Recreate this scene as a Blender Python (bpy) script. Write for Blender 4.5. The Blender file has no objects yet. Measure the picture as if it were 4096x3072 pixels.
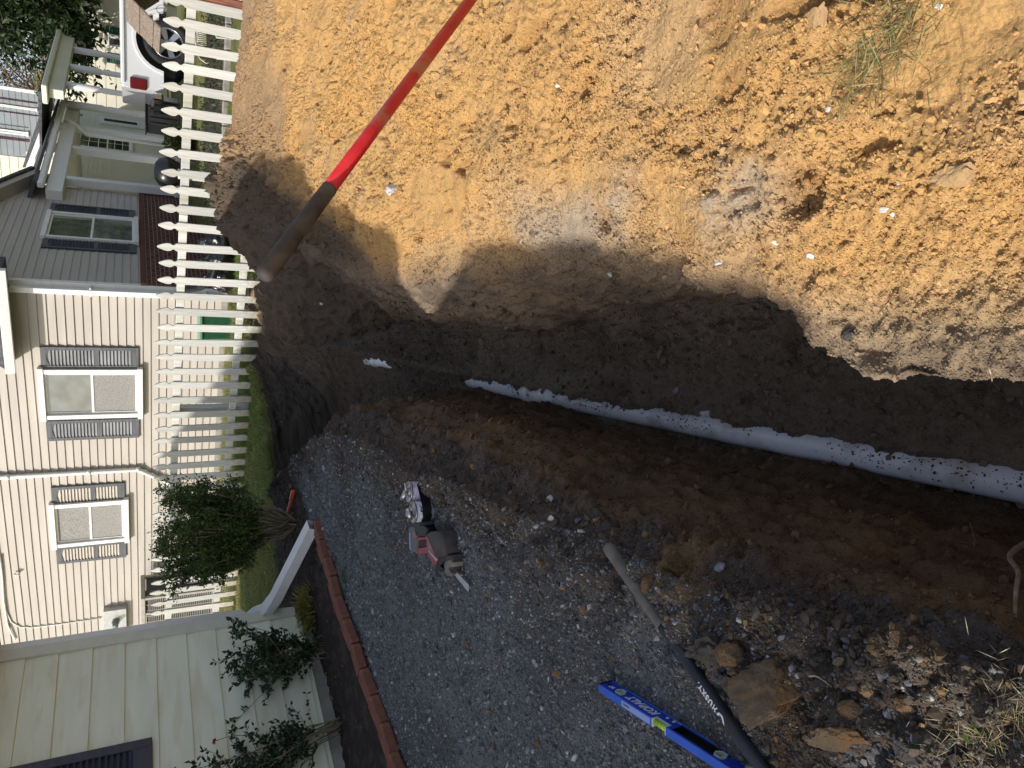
import bpy, math, random
import numpy as np
from mathutils import Vector, Matrix

random.seed(7)
rng = np.random.default_rng(11)
scene = bpy.context.scene
COL = scene.collection

# ------------------------------------------------------------------ camera
F = 2860.0
PITCH = math.radians(27.6)
ROLL = 0.0122
CAMZ = 1.32
cF = Vector((0, math.cos(PITCH), -math.sin(PITCH)))
cD = Vector((0, -math.sin(PITCH), -math.cos(PITCH)))
cR = Vector((1, 0, 0))
img_r = (cD - cR * ROLL).normalized()     # the picture is held on its side: world down is image right
img_u = (cR + cD * ROLL).normalized()
CAM = Vector((0, 0, CAMZ))
cam_data = bpy.data.cameras.new('camera')
cam = bpy.data.objects.new('camera', cam_data)
COL.objects.link(cam)
cam_data.sensor_fit = 'HORIZONTAL'
cam_data.sensor_width = 36
cam_data.lens = F / 4096 * 36
cam_data.clip_start = 0.02
cam_data.clip_end = 500
cam.matrix_world = Matrix((
    (img_r.x, img_u.x, -cF.x, CAM.x),
    (img_r.y, img_u.y, -cF.y, CAM.y),
    (img_r.z, img_u.z, -cF.z, CAM.z),
    (0, 0, 0, 1)))
scene.camera = cam

# ------------------------------------------------------------------ world and sun
SUN_HEAD = math.radians(23)      # light travels this far forward of straight right
SUN_EL = math.radians(36)
Ldir = Vector((math.cos(SUN_HEAD) * math.cos(SUN_EL), math.sin(SUN_HEAD) * math.cos(SUN_EL), -math.sin(SUN_EL)))
world = bpy.data.worlds.new('World')
scene.world = world
world.use_nodes = True
wn = world.node_tree
sky = wn.nodes.new('ShaderNodeTexSky')
sky.sky_type = 'NISHITA'
sky.sun_disc = False
sky.sun_elevation = SUN_EL
sky.sun_rotation = math.atan2(-Ldir.x, -Ldir.y)
sky.air_density = 0.9
sky.dust_density = 2.5
sky.ozone_density = 0.6
bg = wn.nodes['Background']
hs = wn.nodes.new('ShaderNodeHueSaturation'); hs.inputs['Saturation'].default_value = .72
wn.links.new(sky.outputs[0], hs.inputs['Color']); wn.links.new(hs.outputs[0], bg.inputs[0])
bg.inputs[1].default_value = 0.124
sd = bpy.data.lights.new('sun', 'SUN')
sd.energy = 3.0
sd.angle = math.radians(0.5)
sd.color = (1.0, 0.95, 0.88)
so = bpy.data.objects.new('sun', sd)
COL.objects.link(so)
so.rotation_euler = Ldir.to_track_quat('-Z', 'Y').to_euler()
so.location = (-10, -5, 12)
scene.view_settings.view_transform = 'Standard'
scene.view_settings.look = 'None'
scene.view_settings.gamma = 1
scene.view_settings.exposure = 0.46
scene.cycles.max_bounces = 6

# ------------------------------------------------------------------ pixel -> world helpers (photo pixels, real distances)
def ray(x, y):
    return cF * F + img_r * (x - 2048) - img_u * (y - 1536)
def onz(x, y, z=0.0):
    d = ray(x, y)
    return CAM + d * ((z - CAMZ) / d.z)
def atY(x, y, Y):
    d = ray(x, y)
    return CAM + d * (Y / d.y)
def hit(x, y, P, n):
    d = ray(x, y)
    return CAM + d * ((P - CAM).dot(n) / d.dot(n))

# ------------------------------------------------------------------ noise
def _hash(i, j, k, s):
    h = (i * 374761393 + j * 668265263 + k * 1274126177 + s * 974634777) & 0xffffffff
    h = ((h ^ (h >> 13)) * 1274126177) & 0xffffffff
    h = ((h ^ (h >> 16)) * 2246822519) & 0xffffffff
    return ((h ^ (h >> 15)) & 0xffffff) / float(0xffffff)
def vnoise(p, s=0):
    """value noise on an (n,3) array, -1..1"""
    f = np.floor(p).astype(np.int64)
    t = p - f
    t = t * t * t * (t * (t * 6 - 15) + 10)
    r = 0
    for dx in (0, 1):
        wx = t[:, 0] if dx else 1 - t[:, 0]
        for dy in (0, 1):
            wy = t[:, 1] if dy else 1 - t[:, 1]
            for dz in (0, 1):
                wz = t[:, 2] if dz else 1 - t[:, 2]
                r = r + wx * wy * wz * _hash(f[:, 0] + dx, f[:, 1] + dy, f[:, 2] + dz, s)
    return r * 2 - 1
def fbm(p, sc, oct=3, s=0, gain=0.5):
    r = 0; a = 1; tot = 0
    for o in range(oct):
        r = r + a * vnoise(p * sc + 17.3 * o, s + o); tot += a
        a *= gain; sc = sc * 2.03
    return r / tot
def sstep(a, b, x):
    t = np.clip((x - a) / (b - a), 0, 1)
    return t * t * (3 - 2 * t)

# ------------------------------------------------------------------ objects
def link(o, parent=None):
    COL.objects.link(o)
    if parent is not None:
        o.parent = parent
    return o
def tag(o, label=None, cat=None, group=None, kind=None):
    if label: o['label'] = label
    if cat: o['category'] = cat
    if group: o['group'] = group
    if kind: o['kind'] = kind
    return o
def empty(name, loc=(0, 0, 0), label=None, cat=None, group=None, X=None):
    """an Empty at a thing's base; X is the local x axis (horizontal)"""
    o = bpy.data.objects.new(name, None)
    o.empty_display_size = 0.1
    COL.objects.link(o)
    o.location = loc
    if X is not None:
        o.rotation_euler = (0, 0, math.atan2(X[1], X[0]))
    tag(o, label, cat, group)
    return o

class MB:
    def __init__(s):
        s.v = []; s.f = []; s.m = []; s.sm = []
    def add(s, vs, fs, mi=0, smooth=False):
        b = len(s.v)
        s.v.extend([tuple(v) for v in vs])
        for f in fs:
            s.f.append(tuple(b + i for i in f)); s.m.append(mi); s.sm.append(smooth)
        return s
    def box(s, c, size, R=None, mi=0, taper=1.0):
        c = Vector(c); hx, hy, hz = size[0] / 2, size[1] / 2, size[2] / 2
        vs = []
        for z in (-1, 1):
            k = taper if z > 0 else 1
            for x, y in ((-1, -1), (1, -1), (1, 1), (-1, 1)):
                p = Vector((x * hx * k, y * hy * k, z * hz))
                if R is not None: p = R @ p
                vs.append(c + p)
        return s.add(vs, [(3, 2, 1, 0), (4, 5, 6, 7), (0, 1, 5, 4), (1, 2, 6, 5), (2, 3, 7, 6), (3, 0, 4, 7)], mi)
    def rbox(s, c, size, r=0.004, R=None, mi=0):
        """box with chamfered vertical-profile edges (chamfer on all edges)"""
        c = Vector(c); hx, hy, hz = [a / 2 for a in size]
        r = min(r, hx * .9, hy * .9, hz * .9)
        idx = {}; vs = []
        def P(x, y, z):
            p = Vector((x, y, z))
            if R is not None: p = R @ p
            vs.append(c + p); return len(vs) - 1
        for sx in (-1, 1):
            for sy in (-1, 1):
                for sz in (-1, 1):
                    idx[sx, sy, sz, 0] = P(sx * hx, sy * (hy - r), sz * (hz - r))
                    idx[sx, sy, sz, 1] = P(sx * (hx - r), sy * hy, sz * (hz - r))
                    idx[sx, sy, sz, 2] = P(sx * (hx - r), sy * (hy - r), sz * hz)
        fs = []
        for q in (-1, 1):
            fs.append([idx[q, a, b, 0] for a, b in ((-1, -1), (1, -1), (1, 1), (-1, 1))][::q])
            fs.append([idx[a, q, b, 1] for a, b in ((-1, -1), (1, -1), (1, 1), (-1, 1))][::-q])
            fs.append([idx[a, b, q, 2] for a, b in ((-1, -1), (1, -1), (1, 1), (-1, 1))][::q])
        for a in (-1, 1):
            for b in (-1, 1):
                q = a * b
                fs.append([idx[a, b, -1, 0], idx[a, b, -1, 1], idx[a, b, 1, 1], idx[a, b, 1, 0]][::q])
                fs.append([idx[a, -1, b, 0], idx[a, 1, b, 0], idx[a, 1, b, 2], idx[a, -1, b, 2]][::q])
                fs.append([idx[-1, a, b, 2], idx[1, a, b, 2], idx[1, a, b, 1], idx[-1, a, b, 1]][::-q])
                for d in (-1, 1):
                    fs.append([idx[a, b, d, 0], idx[a, b, d, 1], idx[a, b, d, 2]][::a * b * d])
        return s.add(vs, fs, mi)
    def tube(s, pts, r, n=10, mi=0, cap=True, smooth=True, squash=None):
        pts = [Vector(p) for p in pts]
        rs = r if isinstance(r, (list, tuple)) else [r] * len(pts)
        b = len(s.v); up = None
        for i, p in enumerate(pts):
            d = (pts[min(i + 1, len(pts) - 1)] - pts[max(i - 1, 0)])
            if d.length < 1e-9: d = Vector((0, 0, 1))
            d.normalize()
            if up is None:
                up = Vector((0, 0, 1)) if abs(d.z) < 0.9 else Vector((1, 0, 0))
            a = d.cross(up).normalized(); c = a.cross(d).normalized(); up = c
            for k in range(n):
                t = 2 * math.pi * k / n
                q = a * math.cos(t) * rs[i] + c * math.sin(t) * rs[i] * (squash or 1)
                s.v.append(tuple(p + q))
        for i in range(len(pts) - 1):
            for k in range(n):
                k2 = (k + 1) % n
                s.f.append((b + i * n + k, b + i * n + k2, b + (i + 1) * n + k2, b + (i + 1) * n + k)); s.m.append(mi); s.sm.append(smooth)
        if cap:
            s.f.append(tuple(b + k for k in range(n))[::-1]); s.m.append(mi); s.sm.append(False)
            e = b + (len(pts) - 1) * n
            s.f.append(tuple(e + k for k in range(n))); s.m.append(mi); s.sm.append(False)
        return s
    def prism(s, poly, z0, z1, M=None, mi=0):
        """polygon in xy (ccw) extruded z0..z1, placed by matrix M"""
        n = len(poly); vs = [Vector((p[0], p[1], z0)) for p in poly] + [Vector((p[0], p[1], z1)) for p in poly]
        if M is not None: vs = [M @ v for v in vs]
        fs = [tuple(range(n))[::-1], tuple(range(n, 2 * n))] + [(i, (i + 1) % n, n + (i + 1) % n, n + i) for i in range(n)]
        return s.add(vs, fs, mi)
    def lathe(s, prof, M=None, n=24, mi=0, cap=True):
        """prof: (radius, z) list"""
        vs = []
        for r, z in prof:
            for k in range(n):
                t = 2 * math.pi * k / n
                v = Vector((r * math.cos(t), r * math.sin(t), z))
                vs.append(M @ v if M is not None else v)
        fs = []
        for i in range(len(prof) - 1):
            for k in range(n):
                k2 = (k + 1) % n
                fs.append((i * n + k, i * n + k2, (i + 1) * n + k2, (i + 1) * n + k))
        if cap: fs.append(tuple(range(n))[::-1]); fs.append(tuple((len(prof) - 1) * n + k for k in range(n)))
        return s.add(vs, fs, mi, True)
    def quad(s, a, b, c, d, mi=0):
        return s.add([a, b, c, d], [(0, 1, 2, 3)], mi)
    def build(s, name, mats, parent=None, **kw):
        me = bpy.data.meshes.new(name)
        me.from_pydata(s.v, [], s.f)
        if not isinstance(mats, (list, tuple)): mats = [mats]
        for m in mats: me.materials.append(m)
        me.polygons.foreach_set('material_index', s.m)
        me.polygons.foreach_set('use_smooth', s.sm)
        me.update()
        o = bpy.data.objects.new(name, me)
        link(o, parent)
        tag(o, **kw)
        return o

def np_mesh(name, V, Fq, mat, parent=None, smooth=True, cols=None, **kw):
    """fast mesh from numpy: V (n,3), Fq (m,k)"""
    me = bpy.data.meshes.new(name)
    V = np.ascontiguousarray(V, dtype=np.float32); Fq = np.ascontiguousarray(Fq, dtype=np.int32)
    me.vertices.add(len(V)); me.vertices.foreach_set('co', V.ravel())
    me.loops.add(Fq.size); me.loops.foreach_set('vertex_index', Fq.ravel())
    me.polygons.add(len(Fq))
    me.polygons.foreach_set('loop_start', np.arange(0, Fq.size, Fq.shape[1], dtype=np.int32))
    me.polygons.foreach_set('use_smooth', np.full(len(Fq), smooth, dtype=bool))
    me.update(calc_edges=True)
    if cols is not None:
        a = me.color_attributes.new('Col', 'FLOAT_COLOR', 'POINT')
        c4 = np.ones((len(V), 4), dtype=np.float32); c4[:, :3] = cols
        a.data.foreach_set('color', c4.ravel())
    for m in (mat if isinstance(mat, (list, tuple)) else [mat]): me.materials.append(m)
    o = bpy.data.objects.new(name, me)
    link(o, parent); tag(o, **kw)
    return o

# ------------------------------------------------------------------ materials
def mat_base(name, rough=0.7, spec=0.5, metal=0.0):
    m = bpy.data.materials.new(name); m.use_nodes = True
    b = m.node_tree.nodes['Principled BSDF']
    b.inputs['Roughness'].default_value = rough
    b.inputs['Specular IOR Level'].default_value = spec
    b.inputs['Metallic'].default_value = metal
    return m, m.node_tree, b
def noise_mat(name, c1, c2, scale=5, rough=0.7, bump=0.0, bscale=None, stretch=(1, 1, 1), detail=4, spec=0.4, metal=0.0, c3=None, s3=1.3, lo=0.35, hi=0.65, coord='Object', rot=(0, 0, 0)):
    m, t, b = mat_base(name, rough, spec, metal)
    tc = t.nodes.new('ShaderNodeTexCoord'); mp = t.nodes.new('ShaderNodeMapping')
    mp.inputs['Scale'].default_value = stretch; mp.inputs['Rotation'].default_value = rot
    t.links.new(tc.outputs[coord], mp.inputs[0])
    n = t.nodes.new('ShaderNodeTexNoise'); n.inputs['Scale'].default_value = scale; n.inputs['Detail'].default_value = detail
    t.links.new(mp.outputs[0], n.inputs[0])
    cr = t.nodes.new('ShaderNodeValToRGB')
    cr.color_ramp.elements[0].position = lo; cr.color_ramp.elements[1].position = hi
    cr.color_ramp.elements[0].color = (*c1, 1); cr.color_ramp.elements[1].color = (*c2, 1)
    t.links.new(n.outputs[0], cr.inputs[0])
    out = cr.outputs[0]
    if c3 is not None:
        n3 = t.nodes.new('ShaderNodeTexNoise'); n3.inputs['Scale'].default_value = s3; n3.inputs['Detail'].default_value = 5
        t.links.new(mp.outputs[0], n3.inputs[0])
        c = t.nodes.new('ShaderNodeValToRGB'); c.color_ramp.elements[0].position = 0.5; c.color_ramp.elements[1].position = 0.68
        c.color_ramp.elements[0].color = (0, 0, 0, 1); c.color_ramp.elements[1].color = (1, 1, 1, 1)
        t.links.new(n3.outputs[0], c.inputs[0])
        mx = t.nodes.new('ShaderNodeMix'); mx.data_type = 'RGBA'
        t.links.new(c.outputs[0], mx.inputs['Factor']); t.links.new(out, mx.inputs[6]); mx.inputs[7].default_value = (*c3, 1)
        out = mx.outputs[2]
    t.links.new(out, b.inputs['Base Color'])
    if bump:
        nb = t.nodes.new('ShaderNodeTexNoise'); nb.inputs['Scale'].default_value = bscale or scale * 3; nb.inputs['Detail'].default_value = 6
        t.links.new(mp.outputs[0], nb.inputs[0])
        bp = t.nodes.new('ShaderNodeBump'); bp.inputs['Strength'].default_value = 1.0; bp.inputs['Distance'].default_value = bump
        t.links.new(nb.outputs[0], bp.inputs['Height']); t.links.new(bp.outputs[0], b.inputs['Normal'])
    return m
def flat(name, c, rough=0.5, spec=0.5, metal=0.0, var=0.12, scale=12):
    return noise_mat(name, tuple(a * (1 - var) for a in c), tuple(min(1, a * (1 + var)) for a in c), scale=scale, rough=rough, spec=spec, metal=metal, lo=0.3, hi=0.7)
def attr_mat(name, rough=0.9, grain=220, bump=0.002, amp=0.35, spec=0.2, vor=0.0, vscale=80):
    """surface colour from the mesh's own colour layer, broken up by fine procedural grain"""
    m, t, b = mat_base(name, rough, spec)
    at = t.nodes.new('ShaderNodeAttribute'); at.attribute_name = 'Col'
    tc = t.nodes.new('ShaderNodeTexCoord')
    n = t.nodes.new('ShaderNodeTexNoise'); n.inputs['Scale'].default_value = grain; n.inputs['Detail'].default_value = 5; n.inputs['Roughness'].default_value = 0.7
    t.links.new(tc.outputs['Object'], n.inputs[0])
    mr = t.nodes.new('ShaderNodeMapRange'); mr.inputs[1].default_value = 0.3; mr.inputs[2].default_value = 0.7
    mr.inputs[3].default_value = 1 - amp; mr.inputs[4].default_value = 1 + amp
    t.links.new(n.outputs[0], mr.inputs[0])
    mx = t.nodes.new('ShaderNodeVectorMath'); mx.operation = 'SCALE'
    t.links.new(at.outputs['Color'], mx.inputs[0]); t.links.new(mr.outputs[0], mx.inputs['Scale'])
    t.links.new(mx.outputs[0], b.inputs['Base Color'])
    n2 = t.nodes.new('ShaderNodeTexNoise'); n2.inputs['Scale'].default_value = grain * 0.6; n2.inputs['Detail'].default_value = 6; n2.inputs['Roughness'].default_value = 0.65
    t.links.new(tc.outputs['Object'], n2.inputs[0])
    h = n2.outputs[0]
    if vor:
        v = t.nodes.new('ShaderNodeTexVoronoi'); v.inputs['Scale'].default_value = vscale
        t.links.new(tc.outputs['Object'], v.inputs[0])
        ma = t.nodes.new('ShaderNodeMath'); ma.operation = 'MULTIPLY_ADD'; ma.inputs[1].default_value = -vor
        t.links.new(v.outputs['Distance'], ma.inputs[0]); t.links.new(h, ma.inputs[2]); h = ma.outputs[0]
    bp = t.nodes.new('ShaderNodeBump'); bp.inputs['Distance'].default_value = bump; bp.inputs['Strength'].default_value = 1.0
    t.links.new(h, bp.inputs['Height']); t.links.new(bp.outputs[0], b.inputs['Normal'])
    return m
# ------------------------------------------------------------------ the dug ground: gravel, trench, spoil heap
def fence_Y(x):
    return 9.97 - 0.617 * x
TY = np.array([-3, .3, .62, .9, 1.25, 2, 3, 4, 5, 6, 7, 7.7, 8.2, 8.5, 9, 9.6, 10.4, 12.5])
def T(*a): return np.array(a, dtype=float)
KX = [
 T(*[-9] * 18),
 T(*[-2.6] * 18),
 T(-.5, -.5, -.5, -.52, -.54, -.53, -.50, -.44, -.36, -.45, -.72, -.95, -1.1, -.45, -.05, .25, .4, .4),
 T(-.45, -.46, -.46, -.46, -.47, -.44, -.34, -.24, -.2, -.36, -.66, -.9, -1.05, -.4, 0, .3, .45, .45),
 T(-.45, -.46, -.46, -.46, -.46, -.42, -.27, -.16, -.10, -.28, -.6, -.86, -1., -.35, .1, .4, .5, .5),
 T(-.45, -.47, -.47, -.46, -.45, -.41, -.31, -.21, -.10, -.2, -.5, -.8, -.9, -.25, .15, .45, .6, .6),
 T(-.5, -.5, -.48, -.47, -.46, -.38, -.30, -.22, -.10, -.1, -.35, -.7, -.8, -.1, .25, .5, .7, .7),
 T(.3, .3, .32, .33, .34, .35, .35, .36, .42, .5, .6, .55, .5, .5, .5, .7, .9, .9),
 T(.3, .3, .32, .33, .36, .37, .38, .40, .5, .65, .75, .8, .8, .8, .8, .9, 1.1, 1.1),
 T(.2, .1, .1, .15, .27, .36, .40, .45, .62, .85, 1.0, 1.1, 1.15, 1.15, 1.15, 1.2, 1.4, 1.4),
 T(-.05, -.01, -.01, 0, .2, .38, .48, .58, .8, 1.15, 1.4, 1.55, 1.6, 1.7, 1.7, 1.7, 1.8, 1.8),
 T(.3, .3, .35, .4, .5, .7, .85, 1.0, 1.3, 1.7, 2, 2.1, 2.1, 2.1, 2.1, 2.1, 2.2, 2.2),
 T(*[2.9] * 18),
 T(*[5.0] * 18),
 T(*[12.] * 18)]
KZ = [
 T(*[0.0] * 18),
 T(*[0.0] * 18),
 T(0, .04, .04, .03, .02, 0, 0, 0, 0, 0, 0, 0, 0, 0, 0, 0, 0, 0),
 T(-.05, -.05, -.06, -.07, -.08, -.08, -.1, -.1, -.1, -.1, -.08, -.08, -.08, -.06, -.04, -.02, 0, 0),
 T(-.3, -.3, -.32, -.35, -.38, -.38, -.34, -.32, -.35, -.38, -.38, -.36, -.35, -.25, -.14, -.05, 0, 0),
 T(-.7, -.7, -.7, -.7, -.7, -.7, -.7, -.7, -.7, -.7, -.7, -.7, -.68, -.45, -.25, -.08, 0, 0),
 T(-1, -1, -1, -1, -1, -1, -1, -1, -1, -1, -1, -.98, -.9, -.62, -.36, -.08, 0, 0),
 T(-1, -1, -1, -1, -1, -1, -1, -1, -1, -1, -1, -.95, -.78, -.6, -.36, -.06, 0, 0),
 T(-.6, -.6, -.6, -.6, -.6, -.6, -.6, -.6, -.6, -.6, -.6, -.6, -.48, -.35, -.16, 0, 0, 0),
 T(-.2, -.2, -.2, -.2, -.25, -.28, -.3, -.3, -.3, -.28, -.22, -.2, -.12, -.05, .03, .05, 0, 0),
 T(.08, .08, .08, .06, 0, -.08, -.05, 0, 0, .12, .26, .38, .42, .40, .34, .16, 0, 0),
 T(.14, .14, .14, .15, .14, .13, .15, .18, .24, .34, .45, .5, .52, .48, .36, .15, 0, 0),
 T(.3, .3, .3, .32, .33, .33, .35, .37, .40, .44, .46, .45, .42, .36, .2, 0, 0, 0),
 T(.4, .4, .4, .4, .42, .42, .44, .45, .45, .4, .3, .1, 0, 0, 0, 0, 0, 0),
 T(*[.3] * 18)]
NSEG = [24, 200, 18, 18, 24, 18, 90, 28, 26, 44, 80, 340, 200, 24]
rows = [-3.0]
while rows[-1] < 0.2: rows.append(rows[-1] + max(0.012, -rows[-1] * 0.08))
while rows[-1] < 12.3: rows.append(rows[-1] + 0.0026 + 0.0018 * max(rows[-1], 0))
RY = np.array(rows); NR = len(RY)
def smooth_interp(y, xs, vs):
    """Catmull-Rom style through the stations"""
    m = np.zeros_like(vs)
    d = np.diff(vs) / np.diff(xs)
    m[1:-1] = np.where(d[1:] * d[:-1] > 0, 2 * d[1:] * d[:-1] / (d[1:] + d[:-1] + 1e-12), 0)
    m[0] = d[0]; m[-1] = d[-1]
    i = np.clip(np.searchsorted(xs, y) - 1, 0, len(xs) - 2)
    h = xs[i + 1] - xs[i]; t = (y - xs[i]) / h
    return (2 * t**3 - 3 * t**2 + 1) * vs[i] + (t**3 - 2 * t**2 + t) * h * m[i] + (-2 * t**3 + 3 * t**2) * vs[i + 1] + (t**3 - t**2) * h * m[i + 1]
for k_, a_ in ((5, .035), (6, .075)):
    KX[k_] = KX[k_] + a_ * np.interp(TY, [.9, 1.25, 5, 6], [0, 1, 1, 0])
keysX = np.stack([smooth_interp(RY, TY, k) for k in KX], 1)
keysZ = np.stack([smooth_interp(RY, TY, k) for k in KZ], 1)
# irregular rims
wob = np.stack([RY, np.zeros_like(RY), np.zeros_like(RY)], 1)
for k, a in ((2, .05), (3, .045), (4, .04), (5, .03), (6, .025), (7, .03), (8, .045), (9, .05), (10, .05), (11, .05)):
    keysX[:, k] += a * fbm(wob + k * 3.1, 1.6, 3, 50 + (k // 2)) * sstep(.8, 1.5, RY)
segs = []; SEG = []; SP = []
for k, n in enumerate(NSEG):
    t = np.linspace(0, 1, n, endpoint=False)
    if k == 0: t = t ** 0.6
    if k == 13: t = t ** 1.7
    # monotone-ish cubic between keys for rounded profiles
    x0, x1 = keysX[:, k:k + 1], keysX[:, k + 1:k + 2]; z0, z1 = keysZ[:, k:k + 1], keysZ[:, k + 1:k + 2]
    segs.append(np.stack([x0 + (x1 - x0) * t, z0 + (z1 - z0) * t], 2))
    SEG += [k + tt for tt in t]
    SP.append(n)
prof = np.concatenate(segs + [np.stack([keysX[:, -1:], keysZ[:, -1:]], 2)], 1)
SEG = np.array(SEG + [14.0]); NC = prof.shape[1]
# round the profile corners across the trench
kk = 7
w = np.hanning(kk + 2)[1:-1]; w /= w.sum()
pp = np.pad(prof, ((0, 0), (kk // 2, kk // 2), (0, 0)), mode='edge')
prof = sum(w[i] * pp[:, i:i + NC] for i in range(kk))
GX = prof[:, :, 0]; GZ = prof[:, :, 1]; GY = np.repeat(RY[:, None], NC, 1)
# heap dies out before the fence; the ground behind it falls slightly
S2 = np.repeat(SEG[None, :], NR, 0)
fy = fence_Y(GX)
fall = sstep(0.02, 0.75, fy - GY)
heap = (S2 > 9.0)
GZ = np.where(heap & (GZ > 0), GZ * fall, GZ)
# far crest of the heap
crest = np.exp(-((GX - 2.15) / .55) ** 2 - ((GY - 8.25) / .5) ** 2) * .08
GZ = GZ + np.where(heap, crest * fall, 0)
P = np.stack([GX, GY, GZ], 2).reshape(-1, 3)

# dirt lies against the drain pipe and covers it in places
PA, PB, PC = [onz(*q_, -.985) for q_ in ((4096, 1938), (2161, 1579), (1490, 1437))]
def pipe_x(y):
    return np.where(y < PB.y, PA.x + (y - PA.y) * (PB.x - PA.x) / (PB.y - PA.y), PB.x + (y - PB.y) * (PC.x - PB.x) / (PC.y - PB.y))
def pipe_cover(P, S):
    x, y, z = P[:, 0], P[:, 1], P[:, 2]
    dx = x - pipe_x(y)
    nz = fbm(P * np.array([1, 1, 0]), 9.0, 3, 90); nz2 = fbm(P * np.array([1, 1, 0]), 30., 2, 91)
    h = np.interp(y, [0, 1.6, 2.4, 3.2, 3.85, 3.95, 4.15, 4.6, 4.95, 5.15, 6.75, 6.95, 7.35, 7.6, 8],
                     [.0, .0, .006, .014, .02, .03, .018, .03, .035, .10, .10, .06, .02, .08, .12])
    bias = np.where(dx > 0, .058, -.03) * np.clip(np.abs(dx) / .057, 0, 1)
    prof = h + bias + (.045 * nz * (y < 4.9) + .03 * nz * (y >= 4.9)) + .016 * nz2
    target = -.985 + prof
    w = np.exp(-(dx / .16) ** 2) * ((S > 5.2) & (S < 7.6)) * (y < 8.1)
    P[:, 2] = z + (np.maximum(target, z - .03) - z) * np.clip(w * 1.3, 0, 1)
def grid_normals(P):
    G = P.reshape(NR, NC, 3)
    du = np.gradient(G, axis=1); dv = np.gradient(G, axis=0)
    n = np.cross(du, dv); n /= np.linalg.norm(n, axis=2, keepdims=True) + 1e-12
    return n.reshape(-1, 3)
N = grid_normals(P)
S = S2.ravel()
x, y, z = P[:, 0], P[:, 1], P[:, 2]
gravel = 1 - sstep(1.93, 2.03, S) 
wallL = sstep(2.9, 3.2, S) * (1 - sstep(5.8, 6.1, S))
crumb = sstep(1.86, 2.0, S) * (1 - sstep(3.1, 3.5, S))
floor = sstep(5.9, 6.1, S) * (1 - sstep(6.9, 7.1, S))
wallR = sstep(6.9, 7.1, S) * (1 - sstep(10.0, 10.6, S))
pile = sstep(9.9, 10.5, S)
# crumbs spilled over the gravel edge near the camera and around the tip of the gravel
spill = sstep(1.80, 1.96, S) * (1 - sstep(2.0, 2.1, S))
big = fbm(P, np.array([1.3, 1.3, 1.3]), 3, 1)
med = fbm(P, 6.0, 3, 2)
lump = fbm(P, 16.0, 3, 3)
fine = fbm(P, 48.0, 2, 4)
grit = vnoise(P * 110, 9)
streak = fbm(P, np.array([5., 1.2, 26.]), 3, 5)
clod = fbm(P, 9.0, 2, 21); clod = np.sign(clod) * np.abs(clod) ** 0.7
pits = fbm(P, np.array([8., 6., 8.]), 2, 8); pit = sstep(.40, .50, pits) 
pits2 = fbm(P, np.array([26., 20., 26.]), 2, 31); pit2 = sstep(.33, .45, pits2)
pits3 = vnoise(P * np.array([52., 40., 52.]), 33); pit3 = sstep(.42, .62, pits3)
smear = sstep(.15, .35, fbm(P, np.array([3.5, 1.6, 3.5]), 2, 41))
lipn = sstep(.40, .22, x) * sstep(1.6, 1.3, y) if False else (1 - sstep(.22, .40, x)) * (1 - sstep(1.3, 1.6, y))
roughp = (1 - .75 * smear) * (1 - .7 * lipn)
d = gravel * (big * .02 + med * .008 + lump * .004 + fine * .002)
d += crumb * (med * .06 + lump * .04 + fine * .016)
d += spill * (.02 + lump * .03 + np.maximum(med, 0) * .04)
chunk = np.abs(fbm(P, np.array([7., 4., 10.]), 3, 77))
d += wallL * (big * .05 + streak * .009 - sstep(.25, .45, chunk) * .025 + lump * .02 + fine * .010 + np.abs(med) * .03)
d += floor * (big * .04 + med * .075 + np.abs(lump) * .045 + fine * .014)
d += wallR * (big * .05 + med * .03 + streak * .02 - sstep(.28, .45, chunk) * .02 + lump * .014 + fine * .006) + wallR * sstep(4.8, 6.5, y) * (med * .06 + lump * .035)
d += pile * (big * .06 + med * .03 + roughp * (clod * .012 + lump * .018 + np.abs(fine) * .018 + grit * .005) - pit * .045 * roughp - pit2 * .020 * roughp - pit3 * .012 * roughp)
# darker mixed clods near the camera on the left bank
nearmix = sstep(1.9, 1.98, S) * (1 - sstep(2.9, 3.3, S)) * (1 - sstep(1.7, 2.1, y))
near_l = sstep(-1.1, -.8, x) * (1 - sstep(-.5, -.42, x)) * (1 - sstep(1.15, 1.5, y)) * (S < 2.2)
d += near_l * (.012 + np.abs(med) * .04 + lump * .022 + fine * .010)
far_l = pile * sstep(4.3, 5.2, y) * sstep(-.1, .2, .8 + (y - 3.9) * .47 - x)
d += far_l * (.03 + med * .10 + np.abs(lump) * .07 + fine * .02)
d += lipn * pile * (fine * .012 + grit * .006 + lump * .008)
edgefade = np.where(y > 10.5, 0.2, 1.0)
P = P + N * (d * edgefade)[:, None]
pipe_cover(P, S)
N = grid_normals(P)
x, y, z = P[:, 0], P[:, 1], P[:, 2]

# ---- colour of the soil itself
def mixc(c, a, c2):
    a = np.asarray(a)[:, None]
    return c * (1 - a) + np.array(c2) * a
n1 = fbm(P, 2.1, 4, 60); n2 = fbm(P, 5.5, 4, 61); n3 = fbm(P, 1.1, 3, 62); n4 = fbm(P, 14., 3, 63)
C = np.tile(np.array([.175, .178, .182]), (len(P), 1))                     # gravel grey
C = mixc(C, sstep(.1, .5, n1) * .55, (.075, .068, .062))
C = mixc(C, sstep(.25, .5, n2) * .35, (.19, .188, .18))
C = mixc(C, sstep(.05, .35, fbm(P, np.array([1.2, 2.6, 1.]), 3, 64)) * sstep(-1.7, -.7, x) * .7, (.085, .072, .06))
C = mixc(C, spill * sstep(-.2, .3, n2), (.08, .065, .055))
orange = np.array([.46, .27, .105])
C = mixc(C, crumb, (.105, .082, .066))
C = mixc(C, crumb * sstep(.32, .55, n2) * .6, (.15, .095, .05))
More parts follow.
